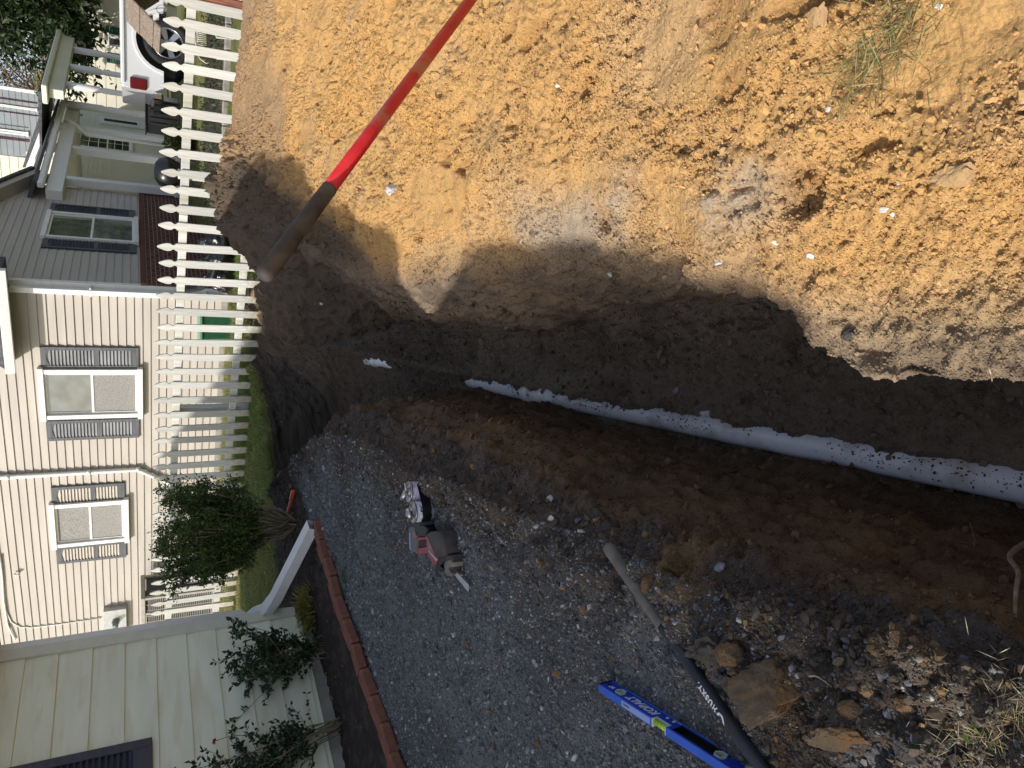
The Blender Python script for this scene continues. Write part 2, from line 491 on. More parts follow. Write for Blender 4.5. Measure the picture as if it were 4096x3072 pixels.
wl = mixc(np.tile(np.array([.185, .118, .07]), (len(P), 1)), sstep(-.2, .6, n2), (.245, .148, .072))
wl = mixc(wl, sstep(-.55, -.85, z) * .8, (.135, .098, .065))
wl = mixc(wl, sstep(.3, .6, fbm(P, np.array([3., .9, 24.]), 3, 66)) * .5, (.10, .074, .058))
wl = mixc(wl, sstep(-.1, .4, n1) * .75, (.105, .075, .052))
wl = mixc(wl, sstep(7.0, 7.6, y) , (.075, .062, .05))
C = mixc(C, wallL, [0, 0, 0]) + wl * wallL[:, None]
fl = mixc(np.tile(np.array([.175, .135, .098]), (len(P), 1)), sstep(-.2, .5, n1), (.225, .18, .132))
fl = mixc(fl, sstep(.2, .55, n2) * .6, (.10, .07, .048))
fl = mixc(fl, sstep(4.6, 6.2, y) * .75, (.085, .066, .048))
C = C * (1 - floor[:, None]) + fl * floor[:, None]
wr = mixc(np.tile(np.array([.235, .175, .12]), (len(P), 1)), sstep(-.2, .5, n2), (.135, .102, .075))
wr = mixc(wr, sstep(.3, .6, n1) * .6, (.24, .16, .085))
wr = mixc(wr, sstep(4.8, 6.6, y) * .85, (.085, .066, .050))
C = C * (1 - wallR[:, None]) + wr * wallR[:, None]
pl = mixc(np.tile(np.array([.50, .300, .118]), (len(P), 1)), sstep(-.1, .6, n3) * .8, (.55, .315, .105))
pl = mixc(pl, sstep(.0, .45, n1) * .4, (.45, .32, .19))
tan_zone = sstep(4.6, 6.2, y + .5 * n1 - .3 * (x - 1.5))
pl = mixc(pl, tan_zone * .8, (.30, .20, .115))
grey_band = np.exp(-((x - (.30 + .11 * y)) / .12) ** 2) * sstep(.9, 1.2, y) * (1 - sstep(2.2, 2.6, y)) * sstep(-.3, .25, n2)
pl = mixc(pl, grey_band * .75, (.33, .29, .24))
pl = mixc(pl, sstep(.38, .6, n2) * .3, (.33, .255, .18))
pl = mixc(pl, (1 - sstep(.0, .25, x)) * (1 - sstep(1.0, 1.3, y)) * .7, (.42, .33, .21))
pl = mixc(pl, sstep(.1, .5, n4) * .18, (.36, .23, .12))
pl = mixc(pl, pit * .35, (.28, .14, .05))  # hollows also darkened, their shade put into the colour
far_soil_shade = sstep(4.1, 4.7, y) * sstep(-.12, .12, .72 + (y - 3.9) * .47 - x + .12 * n2 - .35 * sstep(6.6, 8, y))  # dark bank soil, painted up to the cast shadow's edge as extra shade
pl = mixc(pl, far_soil_shade * .92, (.085, .066, .050))
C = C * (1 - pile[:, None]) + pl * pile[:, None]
nl = near_l * sstep(-.4, .1, n2 + .3)
C = mixc(C, nl, (.105, .082, .062)); C = mixc(C, near_l * sstep(.15, .4, n2 + .4 * n4) * .7, (.17, .105, .05))
for (px_, py_, rx_, ry_) in ((2680, 2225, .10, .075), (2760, 2400, .075, .06), (2620, 2340, .045, .04)):
    c0_ = onz(px_, py_, .02)
    m_o = np.exp(-(((x - c0_.x) / rx_) ** 2 + ((y - c0_.y) / ry_) ** 2) ** 1.5) * (S < 3.2)
    m_o = np.clip(m_o * (1 + 1.2 * n4), 0, 1); P[:, 2] += .03 * m_o; C = mixc(C, m_o * .9, (.20, .125, .06))
x, y, z = P[:, 0], P[:, 1], P[:, 2]
# lawn edge turf and dark topsoil at the far rim
top = sstep(-.22, -.04, z) * (S > 2.02) * (S < 7.5) * (y > 6.6)
C = mixc(C, top * .7, (.05, .04, .03))
mulch = (S < 2.05) * sstep(0, .12, 1)
TERR = dict(P=P, N=N, C=C, S=S)
idx = np.arange(NR * NC).reshape(NR, NC)
Fq = np.stack([idx[:-1, :-1], idx[:-1, 1:], idx[1:, 1:], idx[1:, :-1]], 2).reshape(-1, 4)
M_soil = attr_mat('soil', rough=.95, grain=170, bump=.006, amp=.28, vor=.55, vscale=70)
def gz(x, y):
    """lie of the land away from the dig"""
    return (-.12 * sstep(.3, 3, x) * sstep(7.2, 9, y) + .42 * sstep(10.5, 15.5, y) * sstep(1.5, 4.5, x)
            - .12 * sstep(11, 15, y) * (1 - sstep(1.5, 4, x)))
P[:, 2] += gz(x, y) * np.where(S > 2.2, sstep(8.2, 9.4, y), 1)
x, y, z = P[:, 0], P[:, 1], P[:, 2]
# mulch bed by the wall, lawn beyond the dig
EA = np.array([-1.24, 6.15]); EB = np.array([-2.34, 4.0])      # brick edging line
ed = (EB - EA) / np.linalg.norm(EB - EA); en = np.array([ed[1], -ed[0]])
side = (x - EA[0]) * en[0] + (y - EA[1]) * en[1]
if ((0 - EA[0]) * en[0] + (5 - EA[1]) * en[1]) > 0: side = -side
bed = (side > 0) & (y < 8.0) & (S < 2.0)
bedf = bed * 1.0
C = mixc(C, bedf, (.045, .036, .032)); C = mixc(C, bedf * sstep(0, .4, n4), (.075, .055, .045))
P[:, 2] += bedf * (.012 + .02 * fbm(P, 25., 2, 71))
soilstrip = (S < 2.1) * sstep(6.35, 6.9, y + .25 * n2 + .1 * (x + .5)) * (1 - bedf)
C = mixc(C, soilstrip, (.06, .05, .042))
P[:, 2] += soilstrip * .03 * fbm(P, 9., 3, 72)
lawn = ((S < 2.3) | (S > 9.5)) * sstep(8.0, 8.3, y + .22 * n2 + .08 * (x + 1)) * np.where(S > 5, (y > fence_Y(x) - .02) * 1.0, 1.0)
lawn = np.where((S >= 2.3) & (S <= 9.5) & (y > 10.0), 1.0, lawn)
C = mixc(C, lawn, (.10, .12, .035)); C = mixc(C, lawn * sstep(0, .5, n2) * .6, (.19, .17, .07))
edge_sand = np.exp(-((y - fence_Y(x) + .08) / .10) ** 2) * ((S < 2.3) | (S > 7)) * (x > .1)
C = mixc(C, np.clip(edge_sand, 0, 1) * .8, (.34, .24, .13))
edge_straw = np.exp(-((y - fence_Y(x) + .1) / .09) ** 2) * (x < -2.2)
C = mixc(C, np.clip(edge_straw, 0, 1) * .8, (.32, .26, .13))
TERR['P'] = P; TERR['N'] = N; TERR['C'] = C; TERR['lawn'] = lawn; TERR['bed'] = bedf; TERR['soilstrip'] = soilstrip
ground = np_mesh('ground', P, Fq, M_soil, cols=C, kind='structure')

# far lawn sheet
gx = np.linspace(-60, 60, 121); gy = np.concatenate([np.linspace(12.2, 30, 60), np.linspace(31, 140, 60)])
FX, FY = np.meshgrid(gx, gy)
FZ = gz(FX, FY) - .004
FP = np.stack([FX, FY, FZ], 2).reshape(-1, 3)
FP[:, 2] += .02 * fbm(FP, .7, 2, 73)
ix = np.arange(len(FP)).reshape(FX.shape)
FF = np.stack([ix[:-1, :-1], ix[:-1, 1:], ix[1:, 1:], ix[1:, :-1]], 2).reshape(-1, 4)
M_far = noise_mat('far_turf', (.10, .12, .035), (.22, .20, .08), scale=6, rough=.95, bump=.02, bscale=60, detail=8)
np_mesh('lawn', FP, FF, M_far, kind='structure')
# ground either side and behind the camera
for k, (x0, x1, y0, y1) in enumerate(((-60, -8.9, -40, 12.4), (11.9, 60, -40, 12.4), (-9, 12, -40, -2.95))):
    mb = MB(); mb.quad((x0, y0, -.01), (x1, y0, -.01), (x1, y1, -.01), (x0, y1, -.01))
    mb.build('yard', M_far, kind='structure')
# ------------------------------------------------------------------ shared building materials
M_yellow = noise_mat('pale yellow hardboard', (.78, .79, .63), (.86, .87, .71), scale=1.5, rough=.55, bump=.0012, bscale=40, stretch=(1, 1, 6), c3=(.74, .70, .52), s3=2.2, spec=.3)
M_yellow_trim = flat('cream trim', (.66, .65, .54), rough=.5, var=.05)
M_white = flat('white painted metal', (.80, .80, .79), rough=.35, var=.04)
M_white_pvc = flat('white vinyl', (.78, .77, .74), rough=.4, var=.05)
M_beige = noise_mat('beige vinyl siding', (.41, .375, .325), (.47, .43, .37), scale=.8, rough=.55, bump=.0006, bscale=90, stretch=(1, 1, 8), spec=.3)
M_beige2 = noise_mat('taupe vinyl siding', (.40, .37, .33), (.46, .42, .375), scale=.8, rough=.55, bump=.0006, bscale=90, stretch=(1, 1, 8), spec=.3)
M_cream = noise_mat('cream siding', (.66, .64, .52), (.73, .71, .59), scale=.7, rough=.55, spec=.3)
M_bluegrey = noise_mat('blue grey siding', (.20, .23, .25), (.26, .29, .31), scale=.7, rough=.55, spec=.3)
M_slat = noise_mat('faded grey slats', (.20, .205, .215), (.28, .285, .295), scale=3, rough=.5)
M_shut = noise_mat('charcoal shutter plastic', (.085, .09, .10), (.13, .135, .145), scale=3, rough=.45, bump=.0005, bscale=60, stretch=(1, 1, 10))
M_shut_dk = noise_mat('navy shutter plastic', (.035, .038, .055), (.055, .058, .08), scale=3, rough=.4, bump=.0008, bscale=60, stretch=(1, 1, 10))
M_maroon = flat('maroon shutter', (.09, .03, .045), rough=.5)
M_greensh = flat('green shutter', (.03, .12, .09), rough=.5)
M_conc = noise_mat('concrete', (.27, .25, .22), (.36, .34, .30), scale=6, rough=.9, bump=.003, bscale=40)
M_shingle = noise_mat('dark shingles', (.05, .05, .055), (.11, .11, .115), scale=14, rough=.9, bump=.004, bscale=50)
M_dark = flat('dark interior', (.02, .02, .022), rough=.8)
M_blind = noise_mat('window screen', (.20, .19, .175), (.36, .35, .33), scale=60, rough=.7, stretch=(1, 1, 1), detail=2)
def glass_mat(name, c, r=.06):
    m, t, b = mat_base(name, r, .9)
    n = t.nodes.new('ShaderNodeTexNoise'); n.inputs['Scale'].default_value = 3
    cr = t.nodes.new('ShaderNodeValToRGB'); cr.color_ramp.elements[0].position = .35; cr.color_ramp.elements[1].position = .7
    cr.color_ramp.elements[0].color = (*[a * .5 for a in c], 1); cr.color_ramp.elements[1].color = (*c, 1)
    tc = t.nodes.new('ShaderNodeTexCoord'); t.links.new(tc.outputs['Object'], n.inputs[0])
    t.links.new(n.outputs[0], cr.inputs[0]); t.links.new(cr.outputs[0], b.inputs['Base Color'])
    b.inputs['Coat Weight'].default_value = .5; b.inputs['Coat Roughness'].default_value = .02
    return m
M_glass = glass_mat('window glass', (.17, .20, .19))
M_glass_dk = glass_mat('dark window glass', (.05, .06, .06))

def siding(mb, x0, x1, z0, z1, ex, prot, phase, step=.4, wave=.002, clip=None, mi=0, seed=0):
    """lapped boards: each board's lower edge stands proud and shades the one below"""
    r = np.random.default_rng(seed)
    k0 = math.floor((z0 - phase) / ex); k1 = math.ceil((z1 - phase) / ex)
    for k in range(k0, k1):
        a = phase + k * ex; b = a + ex
        a_, b_ = max(a, z0), min(b, z1)
        if b_ - a_ < .004: continue
        xa, xb = x0, x1
        if clip: xa, xb = clip((a_ + b_) / 2, xa, xb)
        if xb - xa < .02: continue
        n = max(2, int((xb - xa) / step) + 1)
        xs = np.linspace(xa, xb, n); wv = r.normal(0, wave, n)
        fr = 1 - (a_ - a) / ex
        vs = []
        for x, w in zip(xs, wv):
            lo = a_ + (w if a_ == a else 0)
            pz = prot * fr
            vs += [(x, 0.0, lo), (x, pz, lo), (x, pz * .95, lo + .006), (x, 0.001, b_ + .004)]
        fs = []
        for i in range(n - 1):
            q = i * 4; p = q + 4
            fs += [(q, q + 1, p + 1, p), (q + 1, q + 2, p + 2, p + 1), (q + 2, q + 3, p + 3, p + 2)]
        fs += [(0, 3, 2, 1), ((n - 1) * 4, (n - 1) * 4 + 1, (n - 1) * 4 + 2, (n - 1) * 4 + 3)]
        fs = [f[::-1] for f in fs]
        mb.add(vs, fs, mi)

def shutter(parent, x0, x1, z0, z1, y0, mat, t=.03, slat=.028, name='shutter', arch=True, split=.44, inner=None):
    """louvred shutter: frame plus a slat panel in local x-z, standing on the wall at y0"""
    mb = MB(); w = x1 - x0; h = z1 - z0; fw = min(.065, w * .17)
    zm = z0 + h * split
    mb.rbox((x0 + fw / 2, y0 + t / 2, (z0 + z1) / 2), (fw, t, h), .004)
    mb.rbox((x1 - fw / 2, y0 + t / 2, (z0 + z1) / 2), (fw, t, h), .004)
    xi0, xi1 = x0 + fw, x1 - fw
    hb, ht, hm = .12 * min(1, h / 1.2), .085 * min(1, h / 1.2), .075 * min(1, h / 1.2)
    for zc, hh in ((z0 + hb / 2, hb), (z1 - ht / 2, ht), (zm, hm)):
        mb.rbox(((xi0 + xi1) / 2, y0 + t / 2 - .0015, zc), (xi1 - xi0 + .002, t - .003, hh), .003)
    if arch:
        n = 8; pts = []
        for i in range(n + 1):
            u = i / n; pts.append((xi0 + (xi1 - xi0) * u, z1 - ht - .04 * (1 - math.sin(math.pi * u))))
        poly = [(xi1, z1 - ht + .01), (xi0, z1 - ht + .01)] + pts
        M = Matrix(((1, 0, 0, 0), (0, 0, 1, 0), (0, 1, 0, 0), (0, 0, 0, 1)))
        mb.prism(poly[::-1], y0 + .001, y0 + t - .006, M)
    fr = mb.build(name, mat, parent)
    sm = MB(); R = Matrix.Rotation(math.radians(38), 3, 'X')
    for a, b in ((z0 + hb, zm - hm / 2), (zm + hm / 2, z1 - ht - (.015 if arch else 0))):
        n = max(2, int((b - a) / slat))
        for i in range(n):
            zc = a + (b - a) * (i + .5) / n
            sm.box(((xi0 + xi1) / 2, y0 + t * .45, zc), (xi1 - xi0, .004, (b - a) / n * 1.05), R)
    sm.box(((xi0 + xi1) / 2, y0 + .003, (z0 + z1) / 2), (xi1 - xi0, .002, h - .04))
    sm.build('slats', inner or mat, fr)
    return fr

def window(parent, x0, x1, z0, z1, y0, fw=.07, depth=.06, frame_mat=None, up=None, lo=None, rail=.5, name='window', grid=None):
    """double-hung window in local x-z: frame with head, sill and meeting rail, two glass panes"""
    frame_mat = frame_mat or M_white_pvc
    mb = MB(); h = z1 - z0; w = x1 - x0
    mb.rbox((x0 + fw / 2, y0 + depth / 2, (z0 + z1) / 2), (fw, depth, h - 2 * fw), .004)
    mb.rbox((x1 - fw / 2, y0 + depth / 2, (z0 + z1) / 2), (fw, depth, h - 2 * fw), .004)
    mb.rbox(((x0 + x1) / 2, y0 + depth / 2 + .008, z1 - fw / 2), (w + .05, depth + .016, fw), .004)
    mb.rbox(((x0 + x1) / 2, y0 + depth / 2 + .012, z0 + fw / 2), (w + .05, depth + .024, fw), .004)
    xi0, xi1, zi0, zi1 = x0 + fw, x1 - fw, z0 + fw, z1 - fw
    zm = zi0 + (zi1 - zi0) * rail
    s = fw * .45
    f = mb.build(name, frame_mat, parent)
    sb = MB(); yy = y0 + depth * .35
    for a, b, q in ((zm - s / 2, zi1, -.012), (zi0, zm + s / 2, 0)):
        yq = yy + q
        sb.box((xi0 + s / 2, yq, (a + b) / 2), (s, .02, b - a)); sb.box((xi1 - s / 2, yq, (a + b) / 2), (s, .02, b - a))
        sb.box(((xi0 + xi1) / 2, yq, a + s / 2), (xi1 - xi0 - 2 * s, .022, s)); sb.box(((xi0 + xi1) / 2, yq, b - s / 2), (xi1 - xi0 - 2 * s, .022, s))
        if grid:
            gx_, gz_ = grid
            for i in range(1, gx_): sb.box((xi0 + (xi1 - xi0) * i / gx_, yq + .001, (a + b) / 2), (.018, .012, b - a - 2 * s))
            for i in range(1, gz_): sb.box(((xi0 + xi1) / 2, yq + .0015, a + (b - a) * i / gz_), (xi1 - xi0 - 2 * s, .010, .018))
    sb.build('sash', frame_mat, f)
    for (a, b, m, q) in ((zm, zi1, up or M_glass, -.012), (zi0, zm, lo or M_glass, 0)):
        g = MB(); g.box(((xi0 + xi1) / 2, yy + q - .004, (a + b) / 2), (xi1 - xi0 - s, .004, b - a - s * .5)); g.build('pane', m, f)
    return f

def local(o, p):
    """world point -> the thing's own axes"""
    rz = o.rotation_euler.z; d = Vector(p) - Vector(o.location)
    c, s = math.cos(-rz), math.sin(-rz)
    return Vector((d.x * c - d.y * s, d.x * s + d.y * c, d.z))
def wallhit(o, x, y, off=0.0):
    """photo pixel -> local (x,z) on the vertical plane y=off of a house frame"""
    rz = o.rotation_euler.z; n = Vector((-math.sin(rz), math.cos(rz), 0))
    return local(o, hit(x, y, Vector(o.location) + n * off, n))

# ------------------------------------------------------------------ the pale yellow house on the left
YH = empty('yellow_house', (-1.93, 6.4, 0), 'pale yellow lapped house wall rising from the mulch bed beside the gravel', 'house', X=(-.553, -.833))
mb = MB(); siding(mb, .09, 9.80, .14, 2.6, .2155, .014, .14, wave=.0025, seed=3)
mb.box((4.93, -.075, 1.35), (9.72, .15, 2.5))
M3 = Matrix(((1, 0, 0, 0), (0, 0, 1, 0), (0, 1, 0, 0), (0, 0, 0, 1)))      # polygon (x,z) extruded along y
mb.prism([(5.2, 2.6), (9.80, 2.6), (9.80, 5.2), (7.4, 4.8)], -.15, -.01, M3)
mb.build('wall', M_yellow, YH)
mb = MB(); mb.box((4.85, -.09, .02), (9.6, .15, .238)); mb.box((.02, -2.9, .02), (.10, 5.4, .238)); mb.build('foundation', M_conc, YH)
mb = MB(); mb.rbox((.045, .012, 1.37), (.10, .03, 2.46), .004); mb.rbox((-.012, -.045, 1.37), (.022, .09, 2.46), .004)
mb.build('corner_board', M_yellow_trim, YH)
mb = MB(); siding(mb, 0, 5.4, .14, 2.6, .2155, .014, .14, seed=4)
v2 = [(-.0 - b, -a - .05, c) for a, b, c in mb.v]
mb2 = MB(); mb2.v = v2; mb2.f = mb.f; mb2.m = mb.m; mb2.sm = mb.sm
mb2.box((.05, -2.75, 1.35), (.09, 5.3, 2.5)); mb2.build('rear_wall', M_yellow, YH)
# unseen roof, added gable and rear slab, shaped to shade the dig and fence
mb = MB()
mb.prism([(-.35, 2.45), (3.72, 2.45), (4.35, 3.15), (7.34, 5.03), (9.92, 5.85), (9.84, 5.45), (9.80, 5.2), (7.34, 4.83), (4.0, 2.42), (-.35, 2.30)][::-1], -4.0, .3, M3)
mb.build('roof', M_shingle, YH)
mb = MB()
mb.prism([(-.4, 2.52), (3.60, 2.52), (4.5, 3.29), (5.16, 3.86), (6.06, 4.66), (6.12, 4.78), (5.6, 4.69), (4.55, 4.52), (4.07, 4.64), (2.41, 4.34), (-.5, 3.05)], -2.2, .3, M3)
mb.build('shade_gable', M_shingle, YH)
mb = MB()
mb.prism([(-.4, 0), (9.5, 0), (9.5, 8.0), (5.2, 8.15), (2.3, 6.62), (-.3, 3.9)], -5.8, -5.7, M3)
mb.build('shade_slab', M_yellow, YH)
a = wallhit(YH, 608, 2956, .015)
shutter(YH, a.x, a.x + .42, a.z, a.z + 1.35, .014, M_shut_dk, slat=.035, arch=False, split=.52)
# downspout with its extension lying over the bed
pe = onz(1250, 2100, .07)
le = local(YH, pe)
mb = MB()
def gutterpipe(mb, pts, w, d):
    """ribbed rectangular downspout through pts"""
    pts = [Vector(p) for p in pts]
    prof = []
    for i in range(5):
        prof += [(-w / 2 + w * i / 5 + .003, d / 2), (-w / 2 + w * (i + .5) / 5, d / 2 - .006)]
    prof += [(w / 2, d / 2)]; prof += [(w / 2, -d / 2), (-w / 2, -d / 2), (-w / 2, d / 2)]
    n = len(prof); b = len(mb.v)
    for i, p in enumerate(pts):
        dd = (pts[min(i + 1, len(pts) - 1)] - pts[max(i - 1, 0)]).normalized()
        sd_ = dd.cross(Vector((0, 0, 1)))
        if sd_.length < .2: sd_ = Vector((0, 1, 0))
        sd_.normalize(); up_ = sd_.cross(dd).normalized()
        for u, v in prof: mb.v.append(tuple(p + sd_ * u + up_ * v))
    for i in range(len(pts) - 1):
        for k in range(n):
            k2 = (k + 1) % n
            mb.f.append((b + i * n + k, b + i * n + k2, b + (i + 1) * n + k2, b + (i + 1) * n + k)); mb.m.append(0); mb.sm.append(False)
gutterpipe(mb, [(-.075, -.10, 2.4), (-.075, -.10, .56), (-.06, -.06, .44), (.0, .04, .37), le * .12 + Vector((.0, .06, .34)) * .88, le], .105, .08)
mb.build('downspout', M_white, YH)

# ------------------------------------------------------------------ brick edging of the bed
M_brick = noise_mat('red edging brick', (.20, .07, .045), (.32, .13, .08), scale=9, rough=.9, bump=.004, bscale=60, c3=(.13, .08, .06), s3=14)
bp_ = [(1262, 2095), (1283, 2172), (1302, 2245), (1330, 2318), (1350, 2400), (1383, 2488), (1418, 2590), (1450, 2690), (1488, 2800), (1528, 2910), (1570, 3030), (1620, 3150)]
bw = [onz(a, b, .04) for a, b in bp_]
proto = None
for i in range(len(bw) - 1):
    c = (bw[i] + bw[i + 1]) / 2; dv = bw[i + 1] - bw[i]; L = dv.length
    mb = MB(); nseg = 5; random.seed(100 + i)
    mb.rbox((0, 0, 0), (L * .97, .095, .065), .008)
    o = mb.build('edging_brick', M_brick, label='red edging brick of the mulch bed, number %s along the row from the downspout' % ['one', 'two', 'three', 'four', 'five', 'six', 'seven', 'eight', 'nine', 'ten', 'eleven'][i], cat='brick', group='red bricks edging the bed')
    o.location = (c.x, c.y, .035 + random.uniform(-.006, .006)); o.rotation_euler = (random.uniform(-.06, .06), random.uniform(-.04, .04), math.atan2(dv.y, dv.x) + random.uniform(-.05, .05))
BRL = ['red edging brick under the open end of the white downspout', 'second brick from the downspout end, right behind it', 'mossy brick third from the downspout end of the edging', 'brick fourth from the downspout in the bed edging', 'brick of the edging level with the yellow green perennial', 'brick of the edging just past the perennial, beside the leafy bush', 'brick of the edging seventh from the downspout end', 'brick of the edging eighth from the downspout end', 'edging brick in front of the rose stems, third from the picture edge', 'edging brick below the rose bush, second from the picture edge', 'edging brick cut by the bottom edge of the picture']
for o, l in zip([o for o in COL.objects if o.name.startswith('edging_brick')], BRL): o['label'] = l

# ------------------------------------------------------------------ picket fence
M_picket = noise_mat('weathered white paint on wood', (.58, .575, .53), (.74, .73, .68), scale=5, rough=.85, bump=.0004, bscale=18, stretch=(9, 9, .7), c3=(.50, .50, .36), s3=1.2, spec=.2)
_t = M_picket.node_tree; _b = _t.nodes['Principled BSDF']; _src = _b.inputs['Base Color'].links[0].from_socket
_oi = _t.nodes.new('ShaderNodeObjectInfo'); _mr = _t.nodes.new('ShaderNodeMapRange'); _mr.inputs[3].default_value = .80; _mr.inputs[4].default_value = 1.12
_t.links.new(_oi.outputs['Random'], _mr.inputs[0]); _sc = _t.nodes.new('ShaderNodeVectorMath'); _sc.operation = 'SCALE'
_t.links.new(_src, _sc.inputs[0]); _t.links.new(_mr.outputs[0], _sc.inputs['Scale'])
_tc = _t.nodes.new('ShaderNodeTexCoord'); _sx = _t.nodes.new('ShaderNodeSeparateXYZ'); _t.links.new(_tc.outputs['Object'], _sx.inputs[0])
_nn = _t.nodes.new('ShaderNodeTexNoise'); _nn.inputs['Scale'].default_value = 14; _t.links.new(_tc.outputs['Object'], _nn.inputs[0])
_ad = _t.nodes.new('ShaderNodeMath'); _ad.operation = 'MULTIPLY_ADD'; _ad.inputs[1].default_value = .5; _t.links.new(_nn.outputs[0], _ad.inputs[0]); _t.links.new(_sx.outputs['Z'], _ad.inputs[2])
_m2 = _t.nodes.new('ShaderNodeMapRange'); _m2.inputs[1].default_value = .25; _m2.inputs[2].default_value = .48; _m2.inputs[3].default_value = .75; _m2.inputs[4].default_value = 0
_t.links.new(_ad.outputs[0], _m2.inputs[0]); _mx = _t.nodes.new('ShaderNodeMix'); _mx.data_type = 'RGBA'
_t.links.new(_m2.outputs[0], _mx.inputs['Factor']); _t.links.new(_sc.outputs[0], _mx.inputs[6]); _mx.inputs[7].default_value = (.30, .25, .15, 1)
_t.links.new(_mx.outputs[2], _b.inputs['Base Color'])
FX0, FX1 = -5.0, 5.4
FE = empty('picket_fence', (0, 9.97, 0), 'weathered white gothic picket fence across the yard behind the dig', 'fence', X=(-.8511, .5251))
fxy = lambda X: math.copysign(math.hypot(X, .617 * X), -X)     # local x of the point with world X
def ftip(X): return 1.135 - .019 * X
rl = MB()
for off in (.25, .93):
    for i in range(3):
        Xa = FX0 + (FX1 - FX0) * i / 3; Xb = FX0 + (FX1 - FX0) * (i + 1) / 3
        a = Vector((fxy(Xa), -.028, ftip(Xa) - off)); b = Vector((fxy(Xb), -.028, ftip(Xb) - off))
        m = MB(); d = b - a
        R = d.to_track_quat('X', 'Z').to_matrix()
        m.rbox((a + b) / 2, (d.length - .004, .034, .088), .004, R)
        m.build('rail', M_picket, FE)
tipY = [-88, -8, 78, 169, 257, 343, 433, 520, 600, 679, 756, 830, 904, 979, 1048, 1117, 1183, 1247, 1309, 1369, 1430, 1487, 1546, 1604, 1662, 1714, 1766, 1818, 1868, 1917, 1967, 2014, 2060, 2107, 2152, 2197, 2242, 2287, 2332, 2375, 2418, 2460, 2500, 2540]
nF = Vector((.617, 1, 0)).normalized()
meas = []
for yy in tipY:
    xt = 650 - (yy - 75) * .0226 if yy < 1575 else 617 - (yy - 1575) * .0205
    meas.append(hit(xt, yy, Vector((0, 9.97, 0)), nF).x)
for i, X in enumerate(meas):
    random.seed(300 + i)
    w = .046 + random.uniform(-.002, .002); tz = ftip(X) + random.uniform(-.012, .012); h = 1.2 + random.uniform(-.03, .02)
    prof = [(w, 0), (w, h - .205), (w * .92, h - .195), (w * .58, h - .178), (w * .5, h - .165), (w * .66, h - .15), (w * .92, h - .135), (w, h - .11), (w * .86, h - .075), (w * .5, h - .03), (w * .2, h - .004), (w * .1, h)]
    poly = prof + [(-a, b) for a, b in prof[::-1]]
    m = MB(); lean = random.uniform(-.02, .02)
    R = Matrix.Rotation(lean, 4, 'Y')
    # front and back faces as strips so the outline triangulates cleanly
    n = len(prof); vs = []
    for yk in (0.0, .018):
        for a_, b_ in prof: vs.append((a_, yk, b_))
        for a_, b_ in prof: vs.append((-a_, yk, b_))
    fs = []
    for k in range(n - 1):
        fs.append((k, k + 1, n + k + 1, n + k)); q = 2 * n
        fs.append((q + n + k, q + n + k + 1, q + k + 1, q + k))
        fs.append((k, q + k, q + k + 1, k + 1)); fs.append((n + k + 1, q + n + k + 1, q + n + k, n + k))
    fs.append((n - 1, q + n - 1, q + 2 * n - 1, 2 * n - 1)); fs.append((0, n, q + n, q))
    m.add([R @ Vector(v) for v in vs], fs)
    for zz in (h - .25, h - .93):
        for xx in (-.015, .016):
            m.lathe([(.003, 0), (.003, .0015)], Matrix.Translation((xx, .0195, zz + xx)) @ Matrix.Rotation(math.radians(90), 4, 'X'), 6)
    o = m.build('picket', M_picket, FE)
    o.location = (fxy(X), -.009, tz - h)
for X in (-2.95, -.32, 2.3, 4.8):
    m = MB(); m.rbox((0, 0, .5), (.09, .09, 1.12), .006)
    m.build('post', M_picket, FE).location = (fxy(X), -.093, -.15)
# ------------------------------------------------------------------ beige house behind the fence
BH = empty('beige_house', (1.728, 13.66, 0), 'beige vinyl sided house with charcoal shutters and a brick based side behind the fence', 'house', X=(-.865, .50))
EXF, PHF = .127, .991
gend = wallhit(BH, 62, 1493, .45)
mb = MB(); siding(mb, .06, 9.6, -.02, 4.6, EXF, .026, PHF, step=1.2, wave=.0012, seed=5)
mb.box((4.8, -.06, 2.2), (9.5, .118, 4.7)); mb.build('front_wall', M_beige, BH)
mb = MB(); mb.box((4.8, -.05, -.16), (9.5, .14, .3)); mb.build('foundation', M_conc, BH)
mb = MB(); mb.rbox((.03, .008, 1.9), (.07, .04, 4.0), .003); mb.rbox((-.01, -.02, 1.9), (.03, .09, 4.0), .003); mb.build('corner_trim', M_white_pvc, BH)
def rect(o, c, off):
    h = [wallhit(o, a, b, off) for a, b in c]
    xs = sorted(p.x for p in h); zs = sorted(p.z for p in h)
    return (xs[0] + xs[1]) / 2, (xs[2] + xs[3]) / 2, (zs[0] + zs[1]) / 2, (zs[2] + zs[3]) / 2
r = rect(BH, [(149, 1472), (572, 1476), (164, 1676), (572, 1662)], .05)
window(BH, *r, .028, fw=.085, depth=.075, up=M_glass, lo=M_blind)
r = rect(BH, [(195, 2018), (513, 1992), (208, 2188), (519, 2158)], .05)
window(BH, *r, .028, fw=.085, depth=.075, up=M_blind, lo=M_blind)
for c in ([(158, 1387), (555, 1387), (166, 1473), (555, 1473)], [(182, 1682), (558, 1672), (191, 1764), (558, 1746)]):
    shutter(BH, *rect(BH, c, .03), .027, M_shut, slat=.05, inner=M_slat)
for c in ([(203, 1947), (498, 1930), (209, 2022), (500, 2000)], [(222, 2188), (504, 2161), (229, 2254), (506, 2226)]):
    shutter(BH, *rect(BH, c, .03), .027, M_shut, slat=.05, inner=flat('faded slats', (.46, .42, .36), rough=.7))
